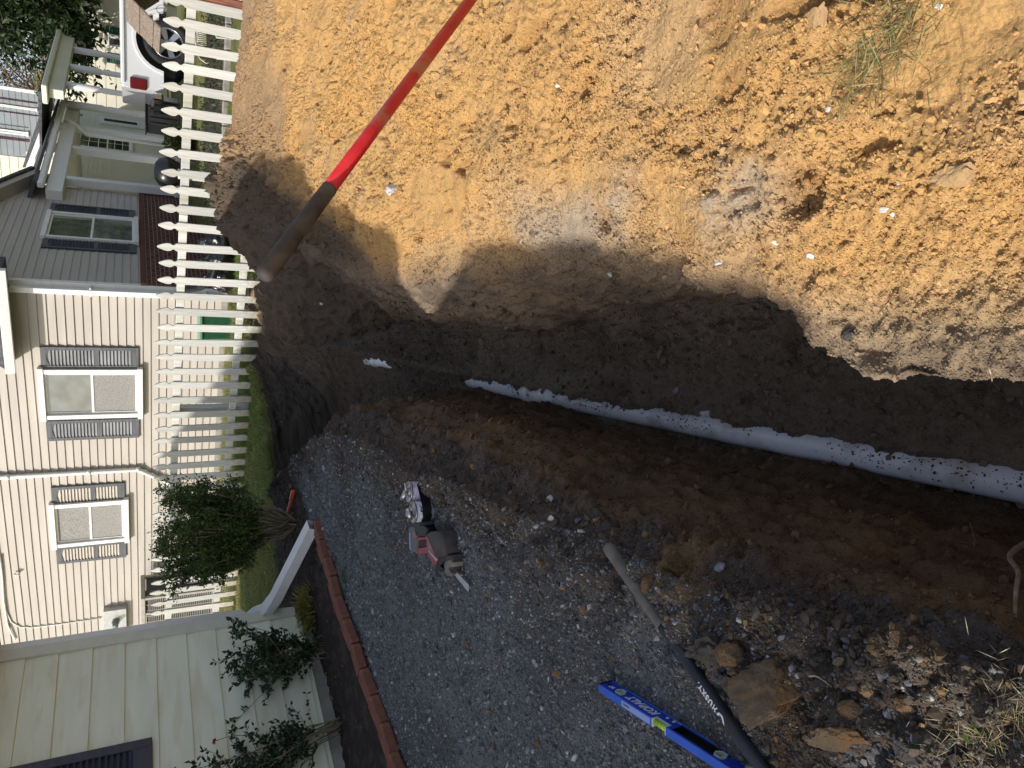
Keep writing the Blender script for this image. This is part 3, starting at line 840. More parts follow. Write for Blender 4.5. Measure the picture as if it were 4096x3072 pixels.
# corner downspout, vent pipe, gutter and eave over the right part
p0, p1 = wallhit(BH, 40, 1158, .07), wallhit(BH, 850, 1182, .07)
mb = MB(); xx = (p0.x + p1.x) / 2
gutterpipe(mb, [(xx, .075, 3.1), (xx, .075, 1.5), (xx, .075, .0)], .12, .085)
for zz in (2.0, .25): mb.rbox((xx, .045, zz), (.15, .15, .03), .003)
mb.build('downspout', M_white, BH)
p0, p1, p2 = wallhit(BH, 0, 1922, .08), wallhit(BH, 552, 1868, .08), wallhit(BH, 690, 1942, .08)
mb = MB(); xx = (p0.x + p1.x) / 2
mb.tube([(xx, .075, 4.5), (xx, .075, p1.z + .06), (xx + .005, .075, p1.z), (p2.x - .02, .075, p2.z), (p2.x + .12, .075, p2.z - .12)], .04, 12)
for zz in (2.15, 3.4, p1.z): mb.tube([(xx, .075, zz - .03), (xx, .075, zz + .03)], .05, 12)
mb.build('vent_pipe', M_white_pvc, BH)
g0 = -.35; g1 = gend.x; gzv = gend.z
mb = MB(); mb.prism([(.36, gzv), (.46, gzv), (.48, gzv + .11), (.48, gzv + .13), (.36, gzv + .13)], g0, g1, Matrix(((0, 0, 1, 0), (1, 0, 0, 0), (0, 1, 0, 0), (0, 0, 0, 1)))); mb.build('gutter', M_white, BH)
mb = MB(); mb.prism([(-.12, gzv + .06), (.36, gzv + .06), (.36, gzv + .12), (-.12, gzv + .5)], g0, g1, Matrix(((0, 0, 1, 0), (1, 0, 0, 0), (0, 1, 0, 0), (0, 0, 0, 1)))); mb.build('eave_roof', M_shingle, BH)
# the receding side: taupe siding over brick
L_ = 5.4
SHx = Vector((.5, .865, 0)) * L_
SD = bpy.data.objects.new('side_wing', None); link(SD, BH)
SD.location = (0, -L_, 0); SD.rotation_euler = (0, 0, math.radians(90))
SDw = type('o', (), {})()
class _Fr: pass
SDf = _Fr(); SDf.location = Vector(BH.location) + SHx.normalized() * L_; SDf.rotation_euler = type('e', (), {'z': math.atan2(-.865, -.5)})()
def sdhit(x, y, off): return wallhit(SDf, x, y, off)
bt = sdhit(559, 1000, .0).z
r0, r1 = sdhit(0, 800, .0), sdhit(133, 740, .0)
sl = (r0.z - r1.z) / max(.01, (r0.x - r1.x))
def clip(zz, a, b):
    if zz > r1.z: a = max(a, r1.x + (zz - r1.z) / max(sl, .05))
    return a, b
BR = Matrix.Rotation(math.radians(0), 3, 'Z')
def sidepart(mb, name, mat, par=None): return mb.build(name, mat, par or SD)
mb = MB(); siding(mb, 0.05, L_ - .03, bt, 4.3, EXF, .016, bt + .03, step=1.5, wave=.001, clip=clip, seed=6)
sidepart(mb, 'side_wall', M_beige2)
mbk = mat_base('brick veneer', .9, .2); m_, t_, b_ = mbk
tc_ = t_.nodes.new('ShaderNodeTexCoord'); mp_ = t_.nodes.new('ShaderNodeMapping'); mp_.inputs['Rotation'].default_value = (math.radians(90), 0, 0)
bk_ = t_.nodes.new('ShaderNodeTexBrick'); bk_.inputs['Scale'].default_value = 1
bk_.inputs['Brick Width'].default_value = .21; bk_.inputs['Row Height'].default_value = .073; bk_.inputs['Mortar Size'].default_value = .006
bk_.inputs['Color1'].default_value = (.15, .055, .035, 1); bk_.inputs['Color2'].default_value = (.09, .035, .028, 1); bk_.inputs['Mortar'].default_value = (.27, .24, .20, 1)
t_.links.new(tc_.outputs['Object'], mp_.inputs[0]); t_.links.new(mp_.outputs[0], bk_.inputs[0]); t_.links.new(bk_.outputs[0], b_.inputs['Base Color'])
mb = MB(); mb.box((L_ / 2, -.02, bt / 2 - .2), (L_ - .02, .12, bt + .4 - .10)); sidepart(mb, 'brick_base', m_)
M_brk2 = noise_mat('soldier brick', (.11, .045, .03), (.18, .07, .045), scale=12, rough=.9, bump=.003)
mb = MB()
for i in range(int(L_ / .075)): mb.rbox((.04 + i * .075, -.005, bt - .045), (.066, .13, .088), .004)
sidepart(mb, 'brick_ledge', M_brk2)
mb = MB(); d_ = Vector((r0.x - r1.x, 0, r0.z - r1.z)).normalized()
q0 = Vector((r1.x - .25, .12, r1.z - .25 * sl)); q1 = q0 + d_ * 4.5
R = (q1 - q0).to_track_quat('X', 'Z').to_matrix()
mb.box((q0 + q1) / 2, ((q1 - q0).length, .30, .14), R); sidepart(mb, 'rake_board', M_beige2)
mb = MB(); mb.box((q0 + q1) / 2 + Vector((0, -.4, .12)), ((q1 - q0).length + .1, 1.2, .08), R); sidepart(mb, 'roof', M_shingle)
def rect2(c, off):
    h = [sdhit(a, b, off) for a, b in c]
    xs = sorted(p.x for p in h); zs = sorted(p.z for p in h)
    return (xs[0] + xs[1]) / 2, (xs[2] + xs[3]) / 2, (zs[0] + zs[1]) / 2, (zs[2] + zs[3]) / 2
window(SD, *rect2([(191, 853), (552, 871), (154, 954), (557, 969)], .05), .018, fw=.08, depth=.06, up=glass_mat('leafy glass', (.22, .24, .16)), lo=M_glass)
for c in ([(204, 816), (541, 840), (196, 851), (541, 868)], [(172, 952), (546, 966), (164, 992), (546, 1010)]):
    shutter(SD, *rect2(c, .03), .014, M_shut_dk, slat=.05)
# utility box, cable loops, hose hook
a = wallhit(BH, 414, 2440, .1); b = wallhit(BH, 508, 2525, .1)
mb = MB(); mb.rbox(((a.x + b.x) / 2, .075, (a.z + b.z) / 2), (abs(b.x - a.x), .15, abs(a.z - b.z)), .008); mbx = mb.build('meter_box', flat('grey metal', (.45, .46, .45), rough=.4, metal=.3), BH)
c = wallhit(BH, 462, 2488, .17)
mb = MB(); Mz = Matrix.Translation((c.x, .15, c.z)) @ Matrix.Rotation(math.radians(-90), 4, 'X')
mb.lathe([(.075, 0), (.075, .05), (.06, .06), (.058, .14), (.05, .16)], Mz, 20); mb.build('meter_glass', M_glass, mbx)
cb = [(0, 2262), (12, 2330), (22, 2440), (45, 2488), (80, 2508), (127, 2510), (250, 2495), (405, 2471)]
mb = MB(); mb.tube([Vector((p.x, .03, p.z)) for p in (wallhit(BH, a, b, .03) for a, b in cb)], .013, 8); mb.build('cable', M_white_pvc, BH)
cb = [(0, 2225), (8, 2300), (14, 2400), (30, 2500), (60, 2560)]
mb = MB(); mb.tube([Vector((p.x, .05, p.z)) for p in (wallhit(BH, a, b, .05) for a, b in cb)], .018, 8); mb.build('cable', M_white_pvc, BH)
c = wallhit(BH, 78, 2290, .03); mb = MB(); mb.tube([(c.x, .01, c.z), (c.x, .09, c.z), (c.x, .10, c.z + .05), (c.x, .05, c.z + .08)], .018, 8); mb.build('vent_hook', M_white_pvc, BH)

# air conditioner beside the beige house
acp = onz(850, 2420, -.1); q = local(BH, acp)
AC = empty('air_conditioner', BH.matrix_basis @ Vector((0, 0, 0)), 'grey outdoor air conditioner with louvred grille behind the left end of the fence', 'air conditioner')
AC.rotation_euler = BH.rotation_euler.copy()
c1 = wallhit(BH, 563, 2370, .75)
ccx = c1.x + .45; rzv = BH.rotation_euler.z
AC.location = Vector(BH.location) + Vector((math.cos(rzv) * ccx - math.sin(rzv) * .6, math.sin(rzv) * ccx + math.cos(rzv) * .6, -.1))
M_ac = flat('grey painted steel', (.36, .34, .30), rough=.5); M_acd = flat('dark coil', (.05, .05, .055), rough=.6)
Hh = c1.z + .1
mb = MB()
for sx in (-1, 1):
    for sy in (-1, 1): mb.rbox((sx * .42, sy * .30, Hh / 2), (.06, .06, Hh), .005)
mb.rbox((0, 0, Hh - .04), (.92, .68, .08), .01); mb.rbox((0, 0, .05), (.92, .68, .1), .01); mb.box((0, 0, Hh / 2), (.06, .64, Hh - .15)); mb.build('cabinet', M_ac, AC)
mb = MB(); mb.box((0, 0, Hh / 2), (.80, .56, Hh - .2)); mb.build('coil', M_acd, AC)
mb = MB()
for i in range(int((Hh - .2) / .035)): mb.box((0, .30, .12 + i * .035), (.80, .012, .010))
for i in range(6): mb.box((-.4 + .16 * i, .305, Hh / 2), (.012, .012, Hh - .2))
mb.build('grille', M_ac, AC)
# ------------------------------------------------------------------ cream house with porches, far right
G3 = .30
CH = empty('cream_house', (4.4, 18.0, G3), 'cream house with white porch posts and white gutters beyond the white truck', 'house', X=(-.55, -.835))
def ch(x, y, off=0.0): return wallhit(CH, x, y, off)
# local x runs towards the camera along the porch edge, local y points right (outwards)
M_post = flat('white porch post', (.72, .72, .70), rough=.45, var=.03)
for (xt, yt, xb, yb) in ((262, 722, 725, 755), (280, 598, 655, 640), (293, 512, 590, 528)):
    a = ch(xt, yt); mb = MB(); mb.rbox((a.x, 0, 1.45), (.17, .17, 2.9), .01); mb.rbox((a.x, 0, .12), (.21, .21, .24), .01); mb.rbox((a.x, 0, 2.78), (.21, .21, .1), .01)
    mb.build('porch_post', M_post, CH)
b0, b1 = ch(240, 745), ch(285, 445)
zb = ch(262, 722).z
mb = MB(); mb.rbox(((b0.x + b1.x) / 2 + .2, 0, zb + .14), (abs(b1.x - b0.x) + .8, .24, .3), .01); mb.build('porch_beam', M_post, CH)
mb = MB(); mb.rbox(((b0.x + b1.x) / 2 + .2, .22, zb + .36), (abs(b1.x - b0.x) + .9, .13, .12), .02); mb.build('gutter', M_white, CH)
mb = MB(); mb.prism([(.30, zb + .42), (.30, zb + .48), (-2.6, zb + 1.5), (-2.6, zb + 1.3)], b1.x - .1, b0.x + .6, Matrix(((0, 0, 1, 0), (1, 0, 0, 0), (0, 1, 0, 0), (0, 0, 0, 1)))); mb.build('porch_roof', M_shingle, CH)
mb = MB(); mb.box(((b0.x + b1.x) / 2, -1.2, zb + .05), (abs(b1.x - b0.x) + .6, 2.3, .05)); mb.build('porch_ceiling', M_cream, CH)
mb = MB(); mb.box(((b0.x + b1.x) / 2, -1.2, .0), (abs(b1.x - b0.x) + .6, 2.5, .3)); mb.build('porch_floor', M_conc, CH)
# wall behind the posts, with window and door
xa, xb = ch(300, 430, -2.4).x, ch(300, 760, -2.4).x
sub = bpy.data.objects.new('porch_wall', None); link(sub, CH); sub.location = (0, -2.4, 0)
mb = MB(); siding(mb, xa - 1.5, xb + 3.0, .15, zb + .1, .13, .012, .15, step=2, seed=8); mb.box(((xa + xb) / 2 + .7, -.06, 1.4), (xb - xa + 4.4, .1, 3.0)); mb.build('wall', M_cream, sub)
def rr(c, off):
    h = [ch(a, b, off) for a, b in c]; xs = sorted(p.x for p in h); zs = sorted(p.z for p in h)
    return (xs[0] + xs[1]) / 2, (xs[2] + xs[3]) / 2, (zs[0] + zs[1]) / 2, (zs[2] + zs[3]) / 2
window(sub, *rr([(302, 535), (535, 545), (302, 595), (530, 600)], -2.35), .01, fw=.09, depth=.06, up=M_glass_dk, lo=M_glass_dk, grid=(2, 3), rail=.45)
d = rr([(318, 440), (560, 475), (318, 500), (560, 520)], -2.35)
mb = MB(); mb.rbox(((d[0] + d[1]) / 2, .03, 1.15), (.95, .07, 2.1), .01); dr = mb.build('door', M_white_pvc, sub)
mb = MB(); mb.box(((d[0] + d[1]) / 2, .07, 1.5), (.28, .02, 1.1)); mb.build('door_glass', M_glass_dk, dr)
# downspout with elbow at the porch corner
gx_ = ch(300, 480, .2).x
mb = MB(); mb.tube([(gx_, .2, zb + .25), (gx_ + .05, .12, zb + .05), (gx_ + .3, -.05, zb - .25), (gx_ + .33, -.05, .2)], .05, 8); mb.build('downspout', M_white, CH)
# front body facing the camera: sunlit cream wall with lapped boards, green-shuttered window
FB = bpy.data.objects.new('front_wing', None); link(FB, CH)
class Fr:
    def __init__(s, loc, xd): s.location = Vector(loc); s.rotation_euler = type('e', (), {'z': math.atan2(xd[1], xd[0])})()
ff = Fr((9.6, 29.0, G3), (-.865, .5))
def setframe(o, fr, par):
    """place child o so that its world frame equals fr"""
    inv = Matrix.Rotation(-par.rotation_euler.z, 4, 'Z') @ Matrix.Translation(-Vector(par.location))
    m = inv @ Matrix.Translation(fr.location) @ Matrix.Rotation(fr.rotation_euler.z, 4, 'Z')
    o.matrix_basis = m
setframe(FB, ff, CH)
def fh(x, y, off=0.0): return wallhit(ff, x, y, off)
xr, xl = fh(480, -250).x, fh(480, 440).x
top = fh(298, 300).z
mb = MB(); siding(mb, xr, xl, -.2, top + .5, .30, .016, -.2, step=2, wave=.004, seed=9); mb.box(((xr + xl) / 2, -.06, top / 2), (xl - xr, .1, top + 1.0)); mb.build('wall', M_cream, FB)
def rf(c, off):
    h = [fh(a, b, off) for a, b in c]; xs = sorted(p.x for p in h); zs = sorted(p.z for p in h)
    return (xs[0] + xs[1]) / 2, (xs[2] + xs[3]) / 2, (zs[0] + zs[1]) / 2, (zs[2] + zs[3]) / 2
r = rf([(425, 148), (600, 148), (425, 205), (600, 205)], .04); r = (r[0], r[1], max(r[2], 1.0), r[3])
window(FB, *r, .016, fw=.09, up=M_glass_dk, lo=M_glass_dk, rail=.5)
for c in ([(440, 105), (440, 135)], [(400, 205), (400, 245)]):
    p, q = fh(*c[0], .03), fh(*c[1], .03)
    shutter(FB, min(p.x, q.x), max(p.x, q.x), r[2], r[3], .018, M_greensh, slat=.07, arch=False)
# white corner post in the sun and the side porch with turned posts
w0 = atY(262, 415, 22.5)
mb = MB(); P0 = local(CH, (w0.x, 22.5, 0))
Hh = w0.z - G3
mb.lathe([(.10, 0), (.10, .9), (.075, .95), (.095, 1.0), (.07, 1.1), (.09, Hh * .62), (.07, Hh * .64), (.10, Hh * .68), (.10, Hh)], Matrix.Translation((P0.x, P0.y, 0)), 14)
mb.build('porch_post', flat('bright white post', (.82, .82, .81), rough=.4, var=.02), CH)
pp = []
for (x_, y_, Y_) in ((264, 340, 21.0), (280, 268, 22.2), (293, 198, 23.6)):
    w = atY(x_, y_, Y_); q = local(CH, w); pp.append(q); Hh = q.z
    mb = MB(); mb.lathe([(.09, 0), (.09, .7), (.065, .75), (.08, .8), (.06, .9), (.075, Hh * .66), (.06, Hh * .7), (.09, Hh * .74), (.09, Hh)], Matrix.Translation((q.x, q.y, 0)), 12)
    mb.build('porch_post', M_post, CH)
q0, q1 = pp[0] + (pp[0] - pp[2]) * .25, pp[2] + (pp[2] - pp[0]) * .25
dv = (q1 - q0); R = dv.to_track_quat('X', 'Z').to_matrix()
mb = MB(); mb.rbox((q0 + q1) / 2 + Vector((0, 0, .16)), (dv.length, .22, .32), .01, R); mb.build('side_porch_beam', M_cream, CH)
mb = MB(); mb.rbox((q0 + q1) / 2 + Vector((0, 0, .38)), (dv.length + .3, .45, .12), .02, R); mb.build('gutter', M_cream, CH)
nrm = R @ Vector((0, 1, 0)); 
if (R @ Vector((0, 1, 0))).y > 0: nrm = -nrm
mb = MB()
a_, b_ = q0 + Vector((0, 0, .45)), q1 + Vector((0, 0, .45))
mb.add([a_, b_, b_ - Vector((0, 1.6, -.1)), a_ - Vector((0, 1.6, -.1)), a_ + Vector((0, 0, .08)), b_ + Vector((0, 0, .08)), b_ - Vector((0, 1.6, -.14)), a_ - Vector((0, 1.6, -.14))], [(3, 2, 1, 0), (4, 5, 6, 7), (0, 1, 5, 4), (1, 2, 6, 5), (2, 3, 7, 6), (3, 0, 4, 7)])
mb.build('side_porch_roof', M_shingle, CH)
# upper cream gable with its white rake board, and the siding between
UG = Fr((7.6, 25.0, 0), (-.865, .5))
def uh(x, y, off=0.0): return wallhit(UG, x, y, off)
def slab(name, pts, fr, y0, y1, mat, par, hitf):
    """polygon traced on a vertical plane of a frame, given real thickness"""
    q = [hitf(a, b) for a, b in pts]
    M = Matrix.Translation(fr.location) @ Matrix.Rotation(fr.rotation_euler.z, 4, 'Z')
    inv = Matrix.Rotation(-par.rotation_euler.z, 4, 'Z') @ Matrix.Translation(-Vector(par.location))
    poly = [(p.x, p.z) for p in q]
    area = sum(poly[i][0] * poly[(i + 1) % len(poly)][1] - poly[(i + 1) % len(poly)][0] * poly[i][1] for i in range(len(poly)))
    if area < 0: poly = poly[::-1]
    mb = MB(); mb.prism(poly, y0, y1, inv @ M @ M3)
    return mb.build(name, mat, par)
# white eave board stretched towards the left, shingled slope above it
slab('rake_board', [(219, 368), (226, 418), (132, 651), (112, 651)], UG, .55, .70, M_white, CH, uh)
slab('upper_roof', [(197, 346), (217, 368), (110, 651), (98, 651)], UG, .1, .54, M_shingle, CH, uh)
slab('upper_wall', [(222, 420), (260, 420), (190, 760), (-60, 760), (-60, 625), (108, 632)], UG, -.15, 0, M_cream, CH, uh)
ubo = bpy.data.objects.new('upper_siding', None); link(ubo, CH); setframe(ubo, UG, CH)
p, q = uh(230, 425), uh(0, 760)
e_ = uh(108, 632)
mb = MB(); siding(mb, p.x, q.x, uh(240, 500).z - .2, q.z + .5, .22, .018, 0, step=2, seed=12, clip=lambda zz, a, b: (max(a, p.x + (zz - p.z) * (e_.x - p.x) / max(.1, e_.z - p.z) if zz < e_.z else e_.x), b))
mb.build('siding_boards', M_cream, ubo)

# ------------------------------------------------------------------ blue grey house with maroon shutters behind
GHf = Fr((12.5, 39, .3), (-.865, .5))
GH = empty('blue_grey_house', GHf.location, 'blue grey sided house with maroon shutters seen above the cream roof', 'house', X=(-.865, .5))
def gh(x, y, off=0.0): return wallhit(GHf, x, y, off)
xr, xl = gh(100, 362).x, gh(100, 640).x
mb = MB(); siding(mb, xr, xl, .0, gh(-150, 500).z, .24, .02, 0, step=3, seed=13); mb.box(((xr + xl) / 2, -.1, 4), (xl - xr, .18, 8)); mb.build('wall', M_bluegrey, GH)
mb = MB(); mb.rbox((xr + .0, .02, 5), (.14, .14, 9), .01); mb.rbox((xl, .02, 5), (.14, .14, 9), .01); mb.build('corner_trim', M_white_pvc, GH)
for (c, s1, s2) in ((((-20, 412), (150, 445)), ((0, 395), (155, 412)), ((0, 446), (145, 462))), (((-20, 512), (115, 545)), ((0, 497), (120, 513)), ((0, 545), (110, 568)))):
    p, q = gh(*c[0], .05), gh(*c[1], .05)
    window(GH, min(p.x, q.x), max(p.x, q.x), min(p.z, q.z), max(p.z, q.z), .02, fw=.07, up=M_glass, lo=M_glass, grid=(2, 3))
    for s in (s1, s2):
        a, b = gh(*s[0], .05), gh(*s[1], .05)
        shutter(GH, min(a.x, b.x), max(a.x, b.x), min(p.z, q.z), max(p.z, q.z), .02, M_maroon, arch=False, slat=.08)
# a further cream gable between the conifer and the blue grey house
WG = empty('white_gabled_house', (18, 48, .3), 'small white gable end between the conifer and the blue grey house', 'house', X=(-.865, .5))
WGf = Fr(WG.location, (-.865, .5))
def wg(x, y, off=0.0): return wallhit(WGf, x, y, off)
slab('wall', [(125, 330), (190, 385), (560, 385), (560, 240), (190, 240)], WGf, -.2, 0, M_cream, WG, wg)
slab('rake_board', [(118, 322), (126, 318), (172, 360), (166, 372)], WGf, .02, .3, M_shingle, WG, wg)
p, q = wg(172, 322, .05), wg(230, 362, .05)
window(WG, min(p.x, q.x), max(p.x, q.x), min(p.z, q.z), max(p.z, q.z), .02, fw=.08, up=M_glass_dk, lo=M_glass_dk)

# ------------------------------------------------------------------ white pickup
M_paint = mat_base('white car paint', .25, .6)[0]; M_paint.node_tree.nodes['Principled BSDF'].inputs['Base Color'].default_value = (.74, .75, .77, 1); M_paint.node_tree.nodes['Principled BSDF'].inputs['Coat Weight'].default_value = .6
M_tyre = noise_mat('tyre rubber', (.012, .012, .013), (.03, .03, .03), scale=30, rough=.8, bump=.002)
M_rim = flat('alloy rim', (.35, .36, .38), rough=.3, metal=.8, var=.05)
M_red = flat('tail lamp red', (.13, .006, .01), rough=.15, var=.1)
M_chrome = flat('chrome', (.6, .6, .62), rough=.12, metal=1, var=.02)
GT = .34
tw = atY(686, 174, 14.8)
TKf = Fr((tw.x, 14.8, GT), (-.985, .17))
TK = empty('pickup_truck', TKf.location, 'white pickup truck parked with its rear wheel behind the fence', 'truck', X=(-.985, .17))
def th(x, y, off=0.0): return wallhit(TKf, x, y, off)
zt = th(481, 200, .0).z; zbm = th(655, 330, 0).z
xr = th(560, 352, 0).x; wz = .42
# bed side with wheel arch cut out, extruded
xf = -5.2
poly = [(xf, zt + .02), (xf, zbm)]
aR = .53
poly += [(-aR - .02, zbm)]
for i in range(13):
    t = math.pi - math.pi * i / 12
    if True: poly.append((aR * math.cos(t), max(zbm, wz + aR * math.sin(t) * 1.0)))
poly += [(aR + .02, zbm), (xr - .06, zbm), (xr, zbm + .12), (xr - .01, zt - .05), (xr - .05, zt)]
mb = MB()
n_ = len(poly); 
sk = MB()
import mathutils
tri = mathutils.geometry.tessellate_polygon([[Vector((p[0], p[1], 0)) for p in poly]])
def shell(mb, poly, tri, y0, y1, mi=0):
    b = len(mb.v)
    for yv in (y0, y1):
        for p in poly: mb.v.append((p[0], yv, p[1]))
    n = len(poly)
    for t in tri:
        mb.f.append(tuple(b + i for i in t)); mb.f.append(tuple(b + n + i for i in t[::-1])); mb.m += [mi, mi]; mb.sm += [False, False]
    for i in range(n):
        j = (i + 1) % n; mb.f.append((b + i, b + j, b + n + j, b + n + i)); mb.m.append(mi); mb.sm.append(False)
shell(mb, poly, tri, -.12, 0.0)
shell(mb, poly, tri, -1.90, -1.78)
mb.box((xr - .05, -.95, (zbm + zt) / 2 + .04), (.10, 1.7, zt - zbm - .1))
mb.box((-2.6, -.95, zbm + .12), (5.2, 1.66, .1)); 
mb.rbox((xf / 2 + xr / 2, .012, zt - .045), (xr - xf - .1, .05, .05), .01)
for i in range(16):
    t0 = math.pi * i / 16; t1 = math.pi * (i + 1) / 16; r0_, r1_ = aR, aR + .05
    mb.add([(r * math.cos(t), yv, max(zbm, wz + r * math.sin(t))) for yv in (-.0, .025) for t in (t0, t1) for r in (r0_, r1_)], [(0, 1, 3, 2), (4, 6, 7, 5), (0, 2, 6, 4), (1, 5, 7, 3)])
mb.build('bed', M_paint, TK)
mb = MB(); mb.box((0, -.3, wz + .25), (1.16, .3, .75)); mb.build('wheel_well', M_dark, TK)
# cab in front of the bed, out of the picture to the right
mb = MB(); pc = [(-5.6, .5), (-2.15, .5), (-2.15, 1.30), (-2.35, 1.85), (-3.9, 1.88), (-4.6, 1.32), (-5.6, 1.2)]
shell(mb, pc, mathutils.geometry.tessellate_polygon([[Vector((p[0], p[1], 0)) for p in pc]]), -1.88, -.02); mb.build('cab', M_paint, TK)
for yc in (-.14, -1.76):
    for xc in (0, -3.7):
        m = MB(); Mw = Matrix.Translation((xc, yc, wz)) @ Matrix.Rotation(math.radians(-90), 4, 'X')
        m.lathe([(.25, -.13), (.36, -.135), (.41, -.10), (.42, -.04), (.42, .04), (.41, .10), (.36, .135), (.27, .12), (.25, .05)], Mw, 40, cap=False)
        ty = m.build('wheel', M_tyre, TK)
        m = MB(); m.lathe([(.25, .02), (.255, .12), (.272, .13), (.275, .11)], Mw, 32, cap=False)
        for k in range(6):
            t = k * math.pi / 3 + .3
            R = Matrix.Rotation(t, 4, 'Z')
            mm = Mw @ R
            m.add([mm @ Vector(v) for v in ((.03, -.03, .07), (.26, -.055, .12), (.26, .055, .12), (.03, .03, .07), (.03, -.03, .03), (.26, -.055, .06), (.26, .055, .06), (.03, .03, .03))], [(0, 1, 2, 3), (0, 4, 5, 1), (3, 2, 6, 7)])
        m.lathe([(.0, .02), (.06, .02), (.06, .11), (.04, .12), (0, .12)], Mw, 16)
        m.build('rim', M_rim, ty)
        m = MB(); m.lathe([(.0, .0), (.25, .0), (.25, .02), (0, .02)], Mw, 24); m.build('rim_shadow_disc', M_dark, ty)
a, b = th(520, 326, .02), th(588, 350, .02)
m = MB(); m.rbox((xr - .075, .0, (a.z + b.z) / 2), (.20, .09, abs(a.z - b.z)), .02); m.build('tail_light', M_red, TK)
a, b = th(608, 322, 0), th(655, 380, 0)
m = MB(); m.rbox((xr + .10, -.95, (a.z + b.z) / 2), (.16, 1.86, .2), .04); bm_ = m.build('bumper', M_chrome, TK)
m = MB(); m.rbox((xr + .185, -.2, (a.z + b.z) / 2), (.02, .5, .12), .005); m.build('step_pad', M_tyre, bm_)
# ------------------------------------------------------------------ writing
def text_mesh(body, size, depth=.0008, bold=.0, shear=0.0, spacing=1.0):
    cu = bpy.data.curves.new('lettering', 'FONT'); cu.body = body; cu.size = size; cu.extrude = depth / 2; cu.offset = bold
    cu.shear = shear; cu.space_character = spacing; cu.align_x = 'LEFT'
    ob = bpy.data.objects.new('lettering_source', cu); COL.objects.link(ob)
    bpy.context.view_layer.update()
    me = bpy.data.meshes.new_from_object(ob)
    bpy.data.objects.remove(ob); bpy.data.curves.remove(cu)
    V = [tuple(v.co) for v in me.vertices]; Fc = [tuple(p.vertices) for p in me.polygons]
    bpy.data.meshes.remove(me)
    return V, Fc
def letters(name, body, size, M, mat, parent, fn=None, **kw):
    V, Fc = text_mesh(body, size, **kw)
    V = [M @ (fn(Vector(v)) if fn else Vector(v)) for v in V]
    mb = MB(); mb.add(V, Fc); return mb.build(name, mat, parent)

# ------------------------------------------------------------------ PVC drain pipe in the trench
M_pvc = noise_mat('white pvc', (.84, .86, .90), (.92, .93, .96), scale=6, rough=.35, c3=(.50, .45, .38), s3=5, spec=.5)
PI_ = empty('drain_pipe', (PA.x, PA.y, PA.z), 'white PVC drain pipe half buried along the trench floor', 'pipe')
o_ = Vector(PA)
back = PA + (PA - PB).normalized() * 1.6
mb = MB(); mb.tube([back - o_, PA - o_, PB - o_], .0572, 28); mb.build('pipe_length', M_pvc, PI_)
mb = MB(); mb.tube([PB + (PC - PB) * .01 - o_, PC - o_, PC + (PC - PB) * .25 - o_], .0572, 28); mb.build('pipe_length', M_pvc, PI_)
dv = (PA - PB).normalized()
mb = MB(); mb.tube([PB - o_ - dv * .02, PB - o_ + dv * .16, PB - o_ + dv * .24], [.072, .071, .0575], 28); mb.build('bell_joint', M_pvc, PI_)
mb = MB(); mb.tube([PB - o_ - dv * .17, PB - o_ - dv * .07], [.066, .068], 28); mb.build('bell_joint', M_pvc, PI_)
dv2 = (PC - PB).normalized()
mb = MB(); mb.tube([PC - o_ - dv2 * .30, PC - o_ - dv2 * .22, PC - o_ + dv2 * .02], [.058, .085, .085], 28); mb.tube([PC - o_ + dv2 * .02, PC - o_ + dv2 * .05], [.092, .092], 28); mb.build('bell_joint', M_pvc, PI_)

# ------------------------------------------------------------------ red handled shovel leaning over the trench
M_redf = noise_mat('worn red fibreglass', (.55, .015, .02), (.68, .03, .035), scale=14, rough=.45, c3=(.42, .27, .15), s3=7, stretch=(1, 1, 1), bump=.0003, bscale=80)
nt = M_redf.node_tree
M_grip = noise_mat('dusty foam grip', (.040, .034, .029), (.095, .078, .064), scale=16, rough=.75, bump=.0008, bscale=120, c3=(.13, .105, .085), s3=8)
M_steel = noise_mat('dirty steel', (.16, .13, .10), (.30, .26, .21), scale=12, rough=.6, metal=.4, bump=.001)
A_ = CAM + ray(1050, 1110) * (1.47 / F); B_ = CAM + ray(1880, 2) * (2.16 / F)
dh = (B_ - A_).normalized(); LH = (B_ - A_).length
RS = empty('shovel', A_ + dh * (LH + .42), 'shovel with a dusty red handle and dark grip leaning out over the trench', 'shovel')
ob = Vector(RS.location)
cG = CAM + ray(1287, 842) * ((1.47 + (2.16 - 1.47) * .34) / F)
gl = (cG - A_).dot(dh)
R = dh.to_track_quat('Z', 'Y').to_matrix().to_4x4()
Mh = Matrix.Translation(A_ - ob) @ R
mb = MB(); mb.lathe([(.0, -.002), (.010, -.001), (.0165, .004), (.0195, .012), (.0200, .03), (.0190, gl * .6), (.0180, gl - .01), (.0182, gl)], Mh, 28); mb.build('grip', M_grip, RS)
mb = MB(); mb.lathe([(.0168, gl - .002), (.0165, gl + .3), (.0165, LH + .30)], Mh, 28); mb.build('handle', M_redf, RS)
mb = MB(); mb.lathe([(.019, LH + .12), (.021, LH + .30), (.012, LH + .44)], Mh, 20)
bl = []; nb = 9
side_ = dh.cross(Vector((0, 0, 1))).normalized(); nrm_ = side_.cross(dh).normalized()
for i in range(nb):
    t = i / (nb - 1); wv = .11 * (1 - max(0, t - .55) ** 2 * 4.2); 
    for j in range(7):
        u = (j - 3) / 3
        bl.append(A_ - ob + dh * (LH + .32 + .28 * t) + side_ * (wv * u) + nrm_ * (-.03 * (1 - u * u) + .015))
fs = [(i * 7 + j, i * 7 + j + 1, (i + 1) * 7 + j + 1, (i + 1) * 7 + j) for i in range(nb - 1) for j in range(6)]
b0_ = len(mb.v); mb.add(bl, fs, 0, True); mb.add([v + nrm_ * .002 for v in bl], [f[::-1] for f in fs], 0, True)
